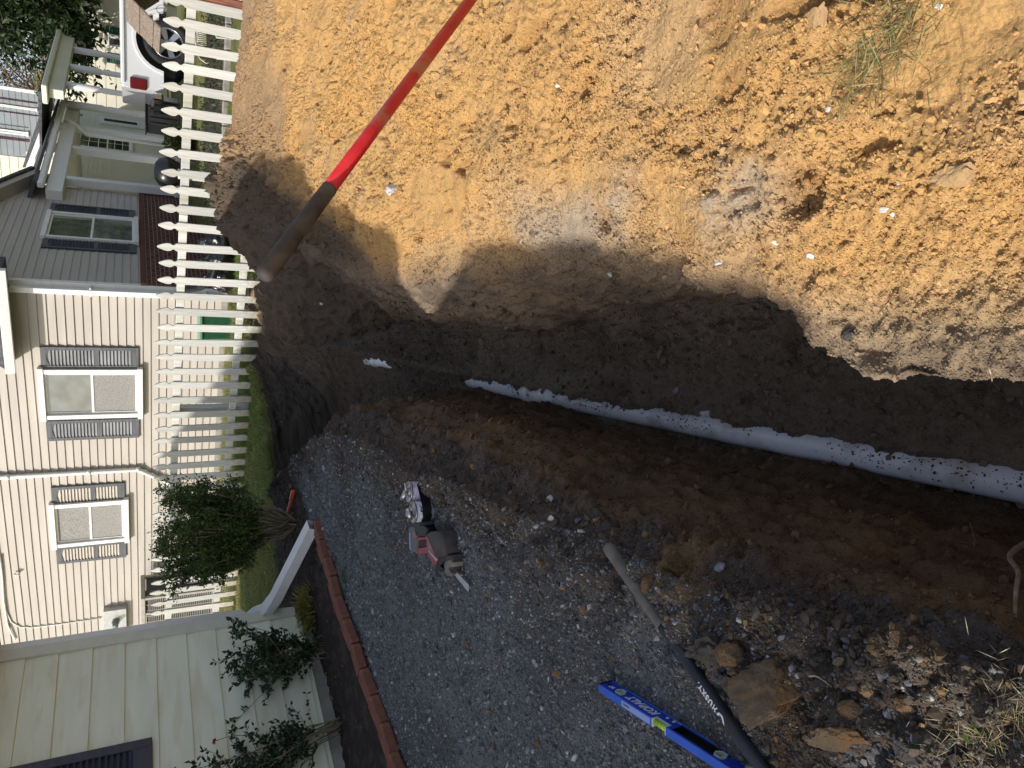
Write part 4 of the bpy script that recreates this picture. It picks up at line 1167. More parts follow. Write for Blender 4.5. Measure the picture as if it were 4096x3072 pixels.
mb.build('blade', M_steel, RS)

# ------------------------------------------------------------------ black handled shovel lying on the gravel
M_blk = noise_mat('black coated shaft', (.022, .024, .034), (.045, .048, .062), scale=9, rough=.38, stretch=(1, 1, 1), c3=(.08, .065, .05), s3=6, spec=.5)
M_grip2 = noise_mat('dusty grey grip', (.13, .115, .10), (.20, .18, .155), scale=14, rough=.8, bump=.0006, bscale=100)
a0 = onz(2428, 2183, .045); a1 = onz(2957, 2941, .050)
dd = (a1 - a0).normalized(); Lk = (a1 - a0).length
BS = empty('shovel', a0, 'black shafted shovel with a grey grip lying on the gravel beside the blue level', 'shovel')
Mh = dd.to_track_quat('Z', 'Y').to_matrix().to_4x4()
g1_ = (onz(2655, 2497, .047) - a0).dot(dd)
prof = [(.0, 0), (.012, .001), (.018, .006), (.0195, .02)]
for k in range(1, 5): prof += [(.0192, g1_ * k / 5 - .004), (.0180, g1_ * k / 5), (.0192, g1_ * k / 5 + .004)]
prof += [(.0188, g1_ - .004), (.0178, g1_)]
mb = MB(); mb.lathe(prof, Mh, 28); mb.build('grip', M_grip2, BS)
mb = MB(); mb.lathe([(.0165, g1_ - .003), (.0165, g1_ + .1), (.0172, g1_ + .3), (.0175, Lk + .55)], Mh, 28); sh_ = mb.build('shaft', M_blk, BS)
mb = MB(); sdv = dd.cross(Vector((0, 0, 1))).normalized(); bl = []
for i in range(nb):
    t = i / (nb - 1); wv = .11 * (1 - max(0, t - .55) ** 2 * 4.2)
    for j in range(7):
        u = (j - 3) / 3; bl.append(dd * (Lk + .52 + .28 * t) + sdv * (wv * u) + Vector((0, 0, .012 + .03 * u * u)))
mb.add(bl, fs, 0, True); mb.add([v + Vector((0, 0, .002)) for v in bl], [f[::-1] for f in fs], 0, True); mb.build('blade', M_steel, BS)
M_wht = flat('white print', (.85, .86, .87), rough=.5, var=.03)
# lettering wrapped on the shaft: reads away from the camera, tops of the letters to the left
tH = (onz(2872, 2842, .06) - a0).dot(dd)
rdir = -dd; upd = sdv if sdv.x < 0 else -sdv
def wrap(rad, lift):
    c0 = math.radians(-24)
    def f(v):
        ang = c0 + (v.y) / rad
        r_ = rad + lift + v.z
        return rdir * v.x + upd * (math.sin(ang) * r_) + Vector((0, 0, 1)) * (math.cos(ang) * r_)
    return f
letters('lettering', 'HUSKY.', .020, Matrix.Translation(dd * tH), M_wht, sh_, fn=wrap(.0174, .0004), bold=.0009, spacing=1.25)
# a running-dog swoosh before the word
mb = MB(); f_ = wrap(.0174, .0008)
sw = [(-.036, .012), (-.030, .004), (-.020, -.001), (-.008, .001), (-.004, .010), (-.008, .013), (-.012, .006), (-.020, .003), (-.029, .007), (-.034, .015)]
cen = f_(Vector((-.018, .003, 0)))
for i in range(len(sw)):
    a, b = sw[i], sw[(i + 1) % len(sw)]
    mb.add([f_(Vector((a[0], a[1], 0))) + dd * tH, f_(Vector((b[0], b[1], 0))) + dd * tH, f_(Vector(((b[0] - .018) / 2, .0035 + b[1] * .3, 0))) + dd * tH, f_(Vector(((a[0] - .018) / 2, .0035 + a[1] * .3, 0))) + dd * tH], [(0, 1, 2, 3)])
mb.build('emblem', M_wht, sh_)

# ------------------------------------------------------------------ blue spirit level standing on its edge
M_blue = noise_mat('blue anodised', (.012, .045, .46), (.018, .06, .54), scale=4, rough=.42, metal=.0, spec=.5)
M_blue2 = flat('light blue edge', (.05, .14, .62), rough=.35)
M_lab = flat('pale blue label', (.30, .40, .74), rough=.6, var=.02)
M_bk = flat('black plastic', (.008, .008, .010), rough=.4)
M_vf = flat('white vial frame', (.62, .68, .58), rough=.4)
M_vial = flat('yellow green vial', (.50, .68, .03), rough=.15)
LV = empty('spirit_level', (-.951, 1.275, .002), 'blue 24 inch spirit level standing on edge on the gravel', 'level', X=(0, 1))
LL, LHh, LT = .585, .056, .024
nc = .030     # half length of the notch for the centre vial
cx = LL - .2925
s0, s1 = cx - .195, cx - .045     # hand slot
y0_, y1_ = -LT / 2, LT / 2
# web with openings: built from blocks leaving the slot, the notch and the two vial windows open
def seg(mb, xa, xb, za, zb, ya=y0_ + .002, yb=y1_ - .002): mb.box(((xa + xb) / 2, (ya + yb) / 2, (za + zb) / 2), (xb - xa, yb - ya, zb - za))
e1, e2 = LL - .082, .082
mb = MB()
zs0, zs1 = .012, .044
seg(mb, .003, e2 - .019, .004, LHh - .004); seg(mb, e2 - .019, e2 + .019, .004, zs0); seg(mb, e2 - .019, e2 + .019, zs1, LHh - .004)
seg(mb, e2 + .019, s0, .004, LHh - .004)
seg(mb, s0, s1, .004, zs0 - .002); seg(mb, s0, s1, zs1 + .002, LHh - .004)
seg(mb, s1, cx - nc, .004, LHh - .004); seg(mb, cx - nc, cx + nc, .004, .034)
seg(mb, cx + nc, e1 - .019, .004, LHh - .004); seg(mb, e1 - .019, e1 + .019, .004, zs0); seg(mb, e1 - .019, e1 + .019, zs1, LHh - .004)
seg(mb, e1 + .019, LL - .003, .004, LHh - .004)
mb.build('web', M_blue, LV)
mb = MB(); mb.rbox((LL / 2, 0, .002), (LL - .006, LT, .0042), .0008)
for a, b in ((.003, cx - nc), (cx + nc, LL - .003)): mb.rbox(((a + b) / 2, 0, LHh - .002), (b - a, LT, .0042), .0008)
mb.build('flanges', M_blue2, LV)
mb = MB()
for xx in (.0015, LL - .0015): mb.rbox((xx, 0, LHh / 2), (.004, LT + .001, LHh), .0008)
mb.build('end_cap', M_bk, LV)
mb = MB(); mb.box(((s0 + s1) / 2, .006, .028), (s1 - s0, .004, .034)); 
for xx in (s0 + .002, s1 - .002): mb.box((xx, 0, .028), (.004, LT - .003, .034))
for zz in (.0115, .0445): mb.box(((s0 + s1) / 2, 0, zz), (s1 - s0, LT - .003, .003))
mb.build('hand_slot', M_bk, LV)
mb = MB()
for k in (-1, 1): mb.box((cx + k * (nc - .002), 0, .045), (.004, LT, .020))
mb.box((cx, 0, .036), (2 * nc - .008, LT - .002, .004)); vf = mb.build('vial_frame', M_vf, LV)
mb = MB(); mb.tube([(cx - nc + .004, 0, .0455), (cx + nc - .004, 0, .0455)], .0078, 16); mb.build('vial', M_vial, vf)
mb = MB()
for k in (-.006, .006): mb.tube([(cx + k - .0004, 0, .0455), (cx + k + .0004, 0, .0455)], .0081, 16)
mb.build('vial_lines', M_bk, vf)
for ee, nm in ((e1, ''), (e2, '')):
    mb = MB(); hx = [(ee + .019, .028), (ee + .010, .043), (ee - .010, .043), (ee - .019, .028), (ee - .010, .013), (ee + .010, .013)]
    for i in range(6):
        a, b = hx[i], hx[(i + 1) % 6]; ca = ((a[0] - ee) * .78 + ee, (a[1] - .028) * .78 + .028); cb_ = ((b[0] - ee) * .78 + ee, (b[1] - .028) * .78 + .028)
        vs = [(a[0], y0_ - .001, a[1]), (b[0], y0_ - .001, b[1]), (cb_[0], y0_ - .001, cb_[1]), (ca[0], y0_ - .001, ca[1])] + [(q[0], y1_ - .003, q[1]) for q in (a, b, cb_, ca)]
        mb.add(vs, [(0, 1, 2, 3), (7, 6, 5, 4), (3, 2, 6, 7), (0, 4, 5, 1)])
    mb.box((ee, y1_ - .004, .028), (.034, .001, .030))
    vf2 = mb.build('vial_frame', M_vf, LV)
    mb = MB(); mb.tube([(ee, 0, .014), (ee, 0, .042)], .0052, 14) if ee == e1 else mb.tube([(ee - .009, 0, .018), (ee + .009, 0, .038)], .0052, 14)
    mb.build('vial', M_vial, vf2)
mb = MB(); mb.box((cx + nc + .073, 0, LHh + .0004), (.132, LT - .006, .0008)); mb.build('label', M_lab, LV)
# printing on the face that looks at the camera (local -y)
Mf = lambda x_, z_: Matrix.Translation((x_, y0_ + .0008, z_)) @ Matrix.Rotation(math.radians(90), 4, 'X')
letters('lettering', 'KOBALT', .034, Mf(cx + .038, .016), flat('grey white print', (.70, .72, .80), var=.02), LV, bold=.0014, shear=.25, spacing=1.02, depth=.0008)
letters('lettering', '24"', .016, Mf(LL - .052, .026), M_wht, LV, bold=.0005, depth=.0008)
letters('lettering', 'V77PFF53', .007, Matrix.Translation((cx + nc + .10, -.004, LHh + .001)), M_bk, LV, bold=.0001, depth=.0006)
letters('lettering', 'LEVEL WORK', .0055, Mf(cx - .040, .006), M_wht, LV, depth=.0006)
mb = MB()
for k in (-.016, .010):
    mb.add([(cx + k - .006, y0_ + .0012, .014), (cx + k + .006, y0_ + .0012, .014), (cx + k, y0_ + .0012, .022)], [(0, 1, 2)])
    mb.box((cx + k, y0_ + .0016, .0125), (.008, .0006, .003))
mb.build('arrow_marks', M_wht, LV)
mb = MB(); mb.lathe([(.009, 0), (.009, .0006)], Matrix.Translation((LL - .018, y0_ + .0014, .028)) @ Matrix.Rotation(math.radians(90), 4, 'X') @ Matrix.Diagonal((.55, 1, 1, 1)), 16); mb.build('hang_hole', M_bk, LV)

# ------------------------------------------------------------------ taped cans of pipe primer and cement
M_can = noise_mat('printed can label', (.42, .44, .52), (.60, .62, .70), scale=50, rough=.45, stretch=(1, 1, 6), lo=.42, hi=.5)
M_can2 = noise_mat('purple printed label', (.33, .27, .40), (.55, .50, .60), scale=40, rough=.45, stretch=(1, 1, 4), lo=.42, hi=.55)
M_tin = noise_mat('tin', (.42, .40, .42), (.66, .64, .64), scale=20, rough=.28, metal=.9)
M_tape = noise_mat('black tape', (.006, .006, .007), (.02, .02, .022), scale=20, rough=.35, bump=.0006)
def can(name, px, label, mat, rot, tilt=(0, 0)):
    e = empty(name, px, label, 'can', 'pipe glue cans taped together'); e.rotation_euler = (tilt[0], tilt[1], rot)
    m = MB(); m.lathe([(.049, .002), (.051, 0), (.052, .004), (.051, .006), (.051, .112), (.052, .114), (.052, .118), (.048, .118), (.047, .113), (.02, .113), (.02, .122), (.0, .122)], None, 36); m.build('tin', M_tin, e)
    m = MB(); m.lathe([(.0514, .010), (.0514, .108)], None, 36); m.build('label', mat, e)
    m = MB(); Mc = Matrix.Translation((-.012, .012, .132)) @ Matrix.Rotation(.5, 4, 'Y')
    m.lathe([(.0, 0), (.030, 0), (.031, .004), (.030, .008), (.031, .012), (.029, .016), (.0, .016)], Mc, 26); m.build('cap', M_tin, e)
    m = MB(); m.lathe([(.0, 0), (.024, 0), (.025, .008), (.0, .008)], Matrix.Translation((.022, -.006, .128)) @ Matrix.Rotation(-.25, 4, 'X'), 22); m.build('lid_ring', M_tin, e)
    return e
k1 = onz(1742, 2040, 0.0)
k1.z = .004
k2 = k1 + Vector((.088, .055, 0))
can('glue_can', k1, 'white labelled can in front, taped to a purple can', M_can, 2.2)
c2_ = can('glue_can', k2, 'purple tinted can behind, taped to the white labelled can', M_can2, .5, (0, .05))
letters('lettering', 'PVC', .022, Matrix.Translation((0, 0, .078)), M_bk, [o for o in COL.objects if o.name == 'glue_can'][0], fn=lambda v: Vector((math.sin((v.x - .055 * 0) / .0518 - 2.2 + -.15 + math.radians(15)) * (.0520 + v.z), -math.cos((v.x) / .0518 - 2.2 + -.15 + math.radians(15)) * (.0520 + v.z), v.y)), bold=.0006)
letters('lettering', 'CY', .018, Matrix.Translation((0, 0, .014)), M_bk, [o for o in COL.objects if o.name == 'glue_can'][0], fn=lambda v: Vector((math.sin(v.x / .0518 - 2.2 + .35) * (.0520 + v.z), -math.cos(v.x / .0518 - 2.2 + .35) * (.0520 + v.z), v.y)), bold=.0002)
mb = MB(); ring = []
ax = (k2 - k1); ax.z = 0; an = math.atan2(ax.y, ax.x); n = 40
for i in range(n):
    t = 2 * math.pi * i / n; c = ax if math.cos(t - an) > 0 else Vector((0, 0, 0))
    ring.append((c.x + .0535 * math.cos(t), c.y + .0535 * math.sin(t)))
for i in range(n):
    a, b = ring[i], ring[(i + 1) % n]
    ta, tb_ = .002 * math.sin(i * 1.3), .002 * math.sin((i + 1) * 1.3)
    mb.add([(a[0], a[1], .036 + ta), (b[0], b[1], .036 + tb_), (b[0], b[1], .084 + tb_), (a[0], a[1], .084 + ta)], [(0, 1, 2, 3)])
TPE = mb.build('tape_band', M_tape, label='black tape band wrapped around the two glue cans', cat='tape'); TPE.location = k1

# ------------------------------------------------------------------ reciprocating saw lying on the gravel
M_redp = noise_mat('dusty red plastic', (.30, .07, .075), (.42, .12, .12), scale=9, rough=.6, c3=(.36, .24, .22), s3=5, bump=.0005)
M_rub = noise_mat('dusty black rubber', (.03, .028, .03), (.07, .062, .06), scale=10, rough=.7, c3=(.11, .09, .08), s3=6, bump=.0008)
def cz(a, b, z): return onz(1550 + a / 3.53, 1930 + b / 3.53, z)
SO = cz(700, 900, 0)
SW = empty('reciprocating_saw', (SO.x, SO.y, .0), 'red and black cordless reciprocating saw lying on the gravel beside the cans', 'power saw')
so_ = Vector(SW.location)
def plate(name, pts, z0, z1, mat, par=SW, bev=.006):
    q = [cz(a, b, z1 * .8) for a, b in pts]
    poly = [(p.x - so_.x, p.y - so_.y) for p in q]
    ar = sum(poly[i][0] * poly[(i + 1) % len(poly)][1] - poly[(i + 1) % len(poly)][0] * poly[i][1] for i in range(len(poly)))
    if ar < 0: poly = poly[::-1]
    c = (sum(p[0] for p in poly) / len(poly), sum(p[1] for p in poly) / len(poly))
    # rounded top: two shrinking rings
    mb = MB(); n = len(poly); rings = [(1.0, z0), (1.0, z1 - bev * 1.6), (None, z1 - bev * .5), (None, z1)]
    vs = []
    for k, (s_, zz) in enumerate(rings):
        off = 0 if k < 2 else (bev * .45 if k == 2 else bev * 1.3)
        for p in poly:
            d = Vector((c[0] - p[0], c[1] - p[1])); L = max(d.length, 1e-6); d /= L; off_ = min(off, L * .6)
            vs.append((p[0] + d.x * off_, p[1] + d.y * off_, zz))
    fsx = [tuple(range(n))[::-1], tuple(range(3 * n, 4 * n))]
    for k in range(3):
        fsx += [(k * n + i, k * n + (i + 1) % n, (k + 1) * n + (i + 1) % n, (k + 1) * n + i) for i in range(n)]
    mb.add(vs, fsx); return mb.build(name, mat, par)
bt_ = plate('battery', [(335, 640), (360, 622), (405, 618), (425, 640), (428, 960), (405, 985), (355, 975), (345, 940)], .004, .078, flat('grey battery rim', (.14, .14, .13), rough=.6))
plate('battery_block', [(405, 612), (560, 600), (598, 640), (600, 690), (580, 755), (470, 765), (415, 700)], .004, .074, M_bk, bt_)
plate('battery_sticker', [(343, 705), (358, 705), (366, 945), (352, 945)], .070, .0795, M_lab, bt_, bev=.001)
plate('release_button', [(395, 695), (425, 690), (440, 745), (405, 780)], .01, .080, M_redp, bt_, bev=.002)
plate('handle', [(400, 780), (590, 755), (600, 800), (500, 790), (462, 815), (458, 925), (425, 935), (410, 860)], .008, .062, M_redp)
plate('handle', [(425, 930), (590, 905), (612, 985), (560, 1002), (440, 1008), (420, 985)], .008, .060, M_redp)
plate('rear_grip', [(470, 815), (520, 785), (600, 775), (610, 915), (560, 925), (500, 920), (472, 905)], .004, .052, M_rub)
plate('motor_housing', [(585, 730), (640, 690), (740, 678), (800, 700), (825, 800), (865, 1000), (800, 1060), (730, 1035), (690, 960), (650, 880)], .004, .088, M_rub)
plate('top_shell', [(583, 740), (632, 735), (665, 930), (735, 1040), (712, 1172), (660, 1130), (612, 1040), (588, 930)], .006, .076, M_redp)
plate('maker_stripe', [(615, 965), (628, 958), (728, 1070), (724, 1100)], .07, .079, flat('pale stripe', (.5, .45, .5)), bev=.001)
plate('front_boot', [(745, 1045), (850, 1000), (930, 1030), (955, 1085), (880, 1075), (800, 1120), (770, 1180), (815, 1230), (780, 1255), (715, 1235), (708, 1190)], .004, .070, M_rub)
plate('blade_shaft', [(785, 1115), (840, 1150), (832, 1235), (775, 1180)], .02, .036, M_steel, bev=.002)
plate('shoe', [(840, 1085), (930, 1075), (958, 1130), (950, 1190), (890, 1165), (905, 1240), (935, 1290), (915, 1312), (860, 1318), (832, 1270), (822, 1160)], .003, .058, noise_mat('shoe steel', (.20, .17, .14), (.30, .26, .22), scale=8, rough=.6))
plate('saw_blade', [(888, 1158), (912, 1172), (1158, 1440), (1162, 1500), (1152, 1540), (895, 1215)], .028, .031, flat('bright steel', (.50, .53, .56), rough=.3, metal=.4), bev=.0005)

# ------------------------------------------------------------------ small orange tool on the dark soil
q0 = onz(1174, 1963, .04); q1 = onz(1151, 2052, .04); dv = q1 - q0
OT = empty('torpedo_level', (q0 + q1) / 2 - Vector((0, 0, .02)), 'small orange and white torpedo level lying on dark soil below the shrub', 'small level', X=(dv.x, dv.y))
hl = dv.length / 2
mb = MB(); M_or = flat('orange plastic', (.75, .12, .04), rough=.45)
mb.rbox((-hl * .62, 0, .022), (hl * .75, .030, .034), .006); mb.rbox((hl * .80, 0, .020), (hl * .4, .024, .026), .006); mb.box((0, .011, .022), (hl * 1.5, .005, .026)); mb.build('body', M_or, OT)
mb = MB(); mb.rbox((hl * .15, 0, .022), (hl * .95, .020, .024), .004); mb.build('blade_cover', M_lab, OT)
# ------------------------------------------------------------------ loose stones and crumbs (past counting: one object of each kind)
_ph = (1 + 5 ** .5) / 2
ICO_V = np.array([(-1, _ph, 0), (1, _ph, 0), (-1, -_ph, 0), (1, -_ph, 0), (0, -1, _ph), (0, 1, _ph), (0, -1, -_ph), (0, 1, -_ph), (_ph, 0, -1), (_ph, 0, 1), (-_ph, 0, -1), (-_ph, 0, 1)]) / 1.902
ICO_F = np.array([(0, 11, 5), (0, 5, 1), (0, 1, 7), (0, 7, 10), (0, 10, 11), (1, 5, 9), (5, 11, 4), (11, 10, 2), (10, 7, 6), (7, 1, 8), (3, 9, 4), (3, 4, 2), (3, 2, 6), (3, 6, 8), (3, 8, 9), (4, 9, 5), (2, 4, 11), (6, 2, 10), (8, 6, 7), (9, 8, 1)])
def randrot(n, r):
    q = r.normal(size=(n, 4)); q /= np.linalg.norm(q, axis=1, keepdims=True)
    a, b, c, d = q.T
    return np.stack([np.stack([a*a+b*b-c*c-d*d, 2*(b*c-a*d), 2*(b*d+a*c)], 1), np.stack([2*(b*c+a*d), a*a-b*b+c*c-d*d, 2*(c*d-a*b)], 1), np.stack([2*(b*d-a*c), 2*(c*d+a*b), a*a-b*b-c*c+d*d], 1)], 1)
def scatter(name, pos, size, cols, mat, r, flat_=.65, jit=.22, smooth=False, **kw):
    n = len(pos)
    v = ICO_V[None] * (1 + r.normal(0, jit, (n, 12, 1)).clip(-.45, .45))
    sc = np.stack([size * r.uniform(.75, 1.25, n), size * r.uniform(.6, 1.0, n), size * flat_ * r.uniform(.7, 1.2, n)], 1)
    v = v * sc[:, None, :]
    v = np.einsum('nij,nkj->nki', randrot(n, r), v) + pos[:, None, :]
    f = ICO_F[None] + (np.arange(n) * 12)[:, None, None]
    c = np.repeat(cols, 12, axis=0)
    return np_mesh(name, v.reshape(-1, 3), f.reshape(-1, 3), mat, smooth=smooth, cols=c, **kw)
Pg = P.reshape(NR, NC, 3)
ar_ = np.linalg.norm(np.cross(Pg[1:, :-1] - Pg[:-1, :-1], Pg[:-1, 1:] - Pg[:-1, :-1]), axis=2)
cellid = (np.arange(NR - 1)[:, None] * NC + np.arange(NC - 1)[None, :]).ravel()
AR = ar_.ravel(); CX, CY, CZ = P[cellid, 0], P[cellid, 1], P[cellid, 2]; CS = S[cellid]
DIST = np.sqrt(CX**2 + CY**2 + (CZ - CAMZ)**2)
# rough frustum test so the stones are spent where the ground is seen
fw = CY * cF.y + (CZ - CAMZ) * cF.z
vx = (CY * cD.y + (CZ - CAMZ) * cD.z) / np.maximum(fw, .05) * F + 2048
vy = 1536 - CX / np.maximum(fw, .05) * F
INV = (fw > .2) & (vx > 500) & (vx < 4400) & (vy > -250) & (vy < 3350)
def pick(wt, n, r):
    w = AR * wt * INV; w = w / w.sum()
    id_ = cellid[r.choice(len(cellid), n, p=w)]
    u, v = r.random(n)[:, None], r.random(n)[:, None]
    a, b, c = P[id_], P[id_ + 1], P[id_ + NC]
    return a + (b - a) * u + (c - a) * v, id_
r8 = np.random.default_rng(77)
M_stone = attr_mat('loose stones', rough=.85, grain=120, bump=.0008, amp=.25)
M_crumb = attr_mat('soil crumbs', rough=.95, grain=260, bump=.0015, amp=.3)
# gravel
n = 72000
patch = fbm(np.stack([CX, CY, CZ], 1), 1.6, 3, 140)
wt = ((CS < 2.04) & (CY < 7.6)) * (1 - np.interp(bedf[cellid], [0, 1], [0, 1])) * sstep(-.5, .3, patch + .25) * (1 - .75 * near_l[cellid]) / DIST ** 1.35
pos, id_ = pick(wt, n, r8)
sz = .0019 + .0026 * r8.random(n) ** 2 + .008 * (r8.random(n) ** 26)
sz *= np.interp(np.linalg.norm(pos - np.array([0, 0, CAMZ]), axis=1), [1.5, 6], [1.0, 1.9])
tone = r8.random(n)[:, None]
pal = np.array([(.10, .105, .115), (.17, .175, .18), (.28, .285, .285), (.12, .11, .09), (.20, .18, .14), (.45, .45, .44)])
ci = r8.choice(6, n, p=[.40, .30, .10, .12, .05, .03]); cc = pal[ci] * r8.uniform(.75, 1.25, (n, 1))
pos[:, 2] += sz * .25
scatter('gravel', pos, sz, cc, M_stone, r8, flat_=.6, kind='stuff', label='grey crushed gravel spread over the ground left of the trench', cat='gravel')
# larger pebbles along the rim
n = 700
wt = (np.exp(-((CS - 1.97) / .06) ** 2) + .08 * (CS < 1.9)) * (CY > .5) * (CY < 6) / DIST
pos, id_ = pick(wt, n, r8); sz = .004 + .007 * r8.random(n) ** 3
cc = pal[r8.choice([1, 2, 4, 5], n)] * r8.uniform(.7, 1.1, (n, 1)); pos[:, 2] += sz * .2
scatter('pebbles', pos, sz, cc, M_stone, r8, flat_=.6, jit=.14, smooth=True, kind='stuff', label='pale pebbles mixed into the gravel along the rim of the trench', cat='pebbles')
# sandy crumbs on the heap
n = 100000
P3_ = np.stack([CX, CY, CZ], 1)
pt = fbm(P3_, 2.6, 3, 141); sm_ = smear[cellid]
wt = ((CS > 9.8) * sstep(-.5, .4, pt) * (1 - .85 * sm_) + 1.2 * lipn[cellid] * (CS > 9.2)) / DIST ** 1.3 * (CY < 9) * (lawn[cellid] < .3)
pos, id_ = pick(wt, n, r8)
sz = .0018 + .0027 * r8.random(n) ** 2 + .008 * r8.random(n) ** 40
sz *= np.where(lipn[id_] > .5, .62, 1)
cc = C[id_] * r8.uniform(.8, 1.15, (n, 1)); pos += N[id_] * (sz * .35)[:, None]
scatter('sand_crumbs', pos, sz, cc, M_crumb, r8, flat_=.85, jit=.32, kind='stuff', label='loose orange sandy crumbs covering the dug out heap', cat='soil')
# dark crumbs on the left bank, trench floor and pipe
n = 90000
wt = (np.exp(-((CS - 2.5) / .6) ** 2) * 2.2 + .9 * near_l[cellid] * 3 + .9 * ((CS > 5.5) & (CS < 7.2)) + .35 * ((CS > 3.2) & (CS <= 5.5)) + .25 * ((CS > 7) & (CS < 9.5)) + .4 * far_l[cellid] + .12 * soilstrip[cellid] * (DIST < 9)) / DIST ** 1.3
pos, id_ = pick(wt, n, r8)
sz = .0022 + .003 * r8.random(n) ** 2 + .013 * r8.random(n) ** 30
sz *= np.interp(np.linalg.norm(pos - np.array([0, 0, CAMZ]), axis=1), [1.2, 2.5, 5], [.62, 1.0, 1.5])
cc = C[id_] * r8.uniform(.7, 1.35, (n, 1)); oc = r8.random(n) < .06 * (S[id_] < 3.5)
cc[oc] = np.array([.22, .135, .065]) * r8.uniform(.7, 1.2, (oc.sum(), 1)); gc = r8.random(n) < .05 * (S[id_] < 3.2)
cc[gc] = np.array([.12, .12, .13]) * r8.uniform(.7, 1.4, (gc.sum(), 1))
pos += N[id_] * (sz * .35)[:, None]
scatter('soil_crumbs', pos, sz, cc, M_crumb, r8, flat_=.8, jit=.3, kind='stuff', label='dark crumbled soil along the left bank and the trench floor', cat='soil')
# bits of dirt sitting on the pipe
n = 1500
yy = r8.uniform(1.0, 4.6, n); cl = fbm(np.stack([yy * 3, yy * 0, yy * 0], 1), 2.0, 2, 150)
keep = r8.random(n) < sstep(-.3, .5, cl + .1) ; yy = yy[keep]; n = len(yy)
an_ = r8.normal(.35, .45, n).clip(-.9, 1.25)
px_ = pipe_x(yy); zz_ = np.full(n, PA.z)
sz = .0015 + .003 * r8.random(n) ** 2 + .004 * r8.random(n) ** 8
pos = np.stack([px_ + np.sin(an_) * (.0575), yy, zz_ + np.cos(an_) * .0575 + sz * .2], 1)
scatter('pipe_crumbs', pos, sz, np.tile(np.array([.11, .078, .052]), (n, 1)) * r8.uniform(.7, 1.4, (n, 1)), M_crumb, r8, flat_=.6, kind='stuff', label='specks of dark soil sprinkled on the white drain pipe', cat='soil')

# ------------------------------------------------------------------ single clods and stones
from mathutils.bvhtree import BVHTree
BV = BVHTree.FromPolygons(P[:, :].tolist(), Fq.tolist())
def surf(x, y):
    h = BV.ray_cast(CAM, ray(x, y).normalized())
    return (h[0], h[1]) if h[0] is not None else (onz(x, y, 0), Vector((0, 0, 1)))
def rock(name, x, y, wpx, hpx, mat, label, cat, seed, thick=.6, group=None, cuts=4, rough=.20, sink=.25, rotz=None, angular=False):
    """irregular lump: wpx, hpx are its photo extents in x and y"""
    p, nn = surf(x, y)
    s = (p - CAM).dot(cF) / F
    a, b = wpx * s / 2, hpx * s / 2
    r = np.random.default_rng(seed)
    v, f = ICO_V.copy(), ICO_F.copy()
    for _ in range(cuts):
        e = {}; vs = list(map(tuple, v)); nf = []
        def mid(i, j):
            k = (min(i, j), max(i, j))
            if k not in e:
                m = (np.array(vs[i]) + np.array(vs[j])) / 2; m /= np.linalg.norm(m); vs.append(tuple(m)); e[k] = len(vs) - 1
            return e[k]
        for i, j, k in f:
            x1, x2, x3 = mid(i, j), mid(j, k), mid(k, i)
            nf += [(i, x1, x3), (j, x2, x1), (k, x3, x2), (x1, x2, x3)]
        v, f = np.array(vs), np.array(nf)
    if angular:
        for _ in range(9):
            d_ = r.normal(size=3); d_ /= np.linalg.norm(d_); lim = r.uniform(.5, .8)
            q = v @ d_; v = v - np.outer(np.maximum(q - lim, 0), d_)
    off = seed * 3.7
    dd_ = fbm(v + off, 1.3, 3, seed) * rough * 1.6 + fbm(v + off, 4., 3, seed + 1) * rough * .8 + fbm(v + off, 11., 2, seed + 2) * rough * .3
    v = v * (1 + dd_[:, None])
    th = min(a, b) * thick
    # long axis of the photo outline along the ground: image y is world x, image x mostly world y / depth
    k_ = max(.35, abs((cD - nn * cD.dot(nn)).length))
    v = v * np.array([b, a / k_ if k_ > .5 else a * 1.6, th])
    z_ax = nn; x_ax = (cR - nn * cR.dot(nn)).normalized(); y_ax = z_ax.cross(x_ax)
    R_ = np.array([x_ax, y_ax, z_ax]).T
    v = v @ R_.T + np.array(nn) * th * (1 - sink * 2)
    o = np_mesh(name, v, f, mat, smooth=not angular, label=label, cat=cat, group=group)
    o.location = p
    return o
M_clodo = noise_mat('orange brown clod', (.17, .10, .05), (.25, .15, .075), scale=30, rough=.95, bump=.004, bscale=120, c3=(.10, .075, .055), s3=14)
M_clodd = noise_mat('dark clod', (.055, .048, .044), (.10, .088, .078), scale=30, rough=.95, bump=.004, bscale=120)
M_clodb = noise_mat('sand block', (.145, .105, .066), (.22, .16, .10), scale=22, rough=.95, bump=.004, bscale=110, c3=(.25, .13, .045), s3=9)
M_sandy = noise_mat('sunlit sandy clod', (.36, .23, .11), (.46, .30, .15), scale=30, rough=.95, bump=.003, bscale=120)
M_pale = noise_mat('pale stone', (.50, .48, .44), (.68, .66, .62), scale=60, rough=.8, bump=.001)
M_greys = noise_mat('grey stone', (.19, .19, .21), (.30, .30, .32), scale=50, rough=.85, bump=.001)
rock('dirt_clod', 3090, 2800, 340, 430, M_clodb, 'large block of tan sand beside the black shovel shaft, with an orange edge', 'clod', 5, thick=.5, angular=True, cuts=5, rough=.20, sink=.2)
rock('dirt_clod', 3340, 2960, 260, 260, M_clodb, 'wide flat brown block at the bottom edge right of the tan sand block', 'clod', 6, thick=.30, angular=True, cuts=5, rough=.14, sink=.4)
rock('dirt_clod', 2920, 2630, 100, 110, M_clodo, 'small rounded brown clod just above the tan sand block', 'clod', 7, thick=.8)
rock('dirt_clod', 2840, 2590, 190, 170, M_clodd, 'dark grey crumbly lump beside the black shovel shaft', 'clod', 8, thick=.4, rough=.4, sink=.3)
rock('dirt_clod', 2940, 2740, 70, 130, M_clodd, 'narrow dark brown clod touching the tan sand block', 'clod', 9, thick=.8)
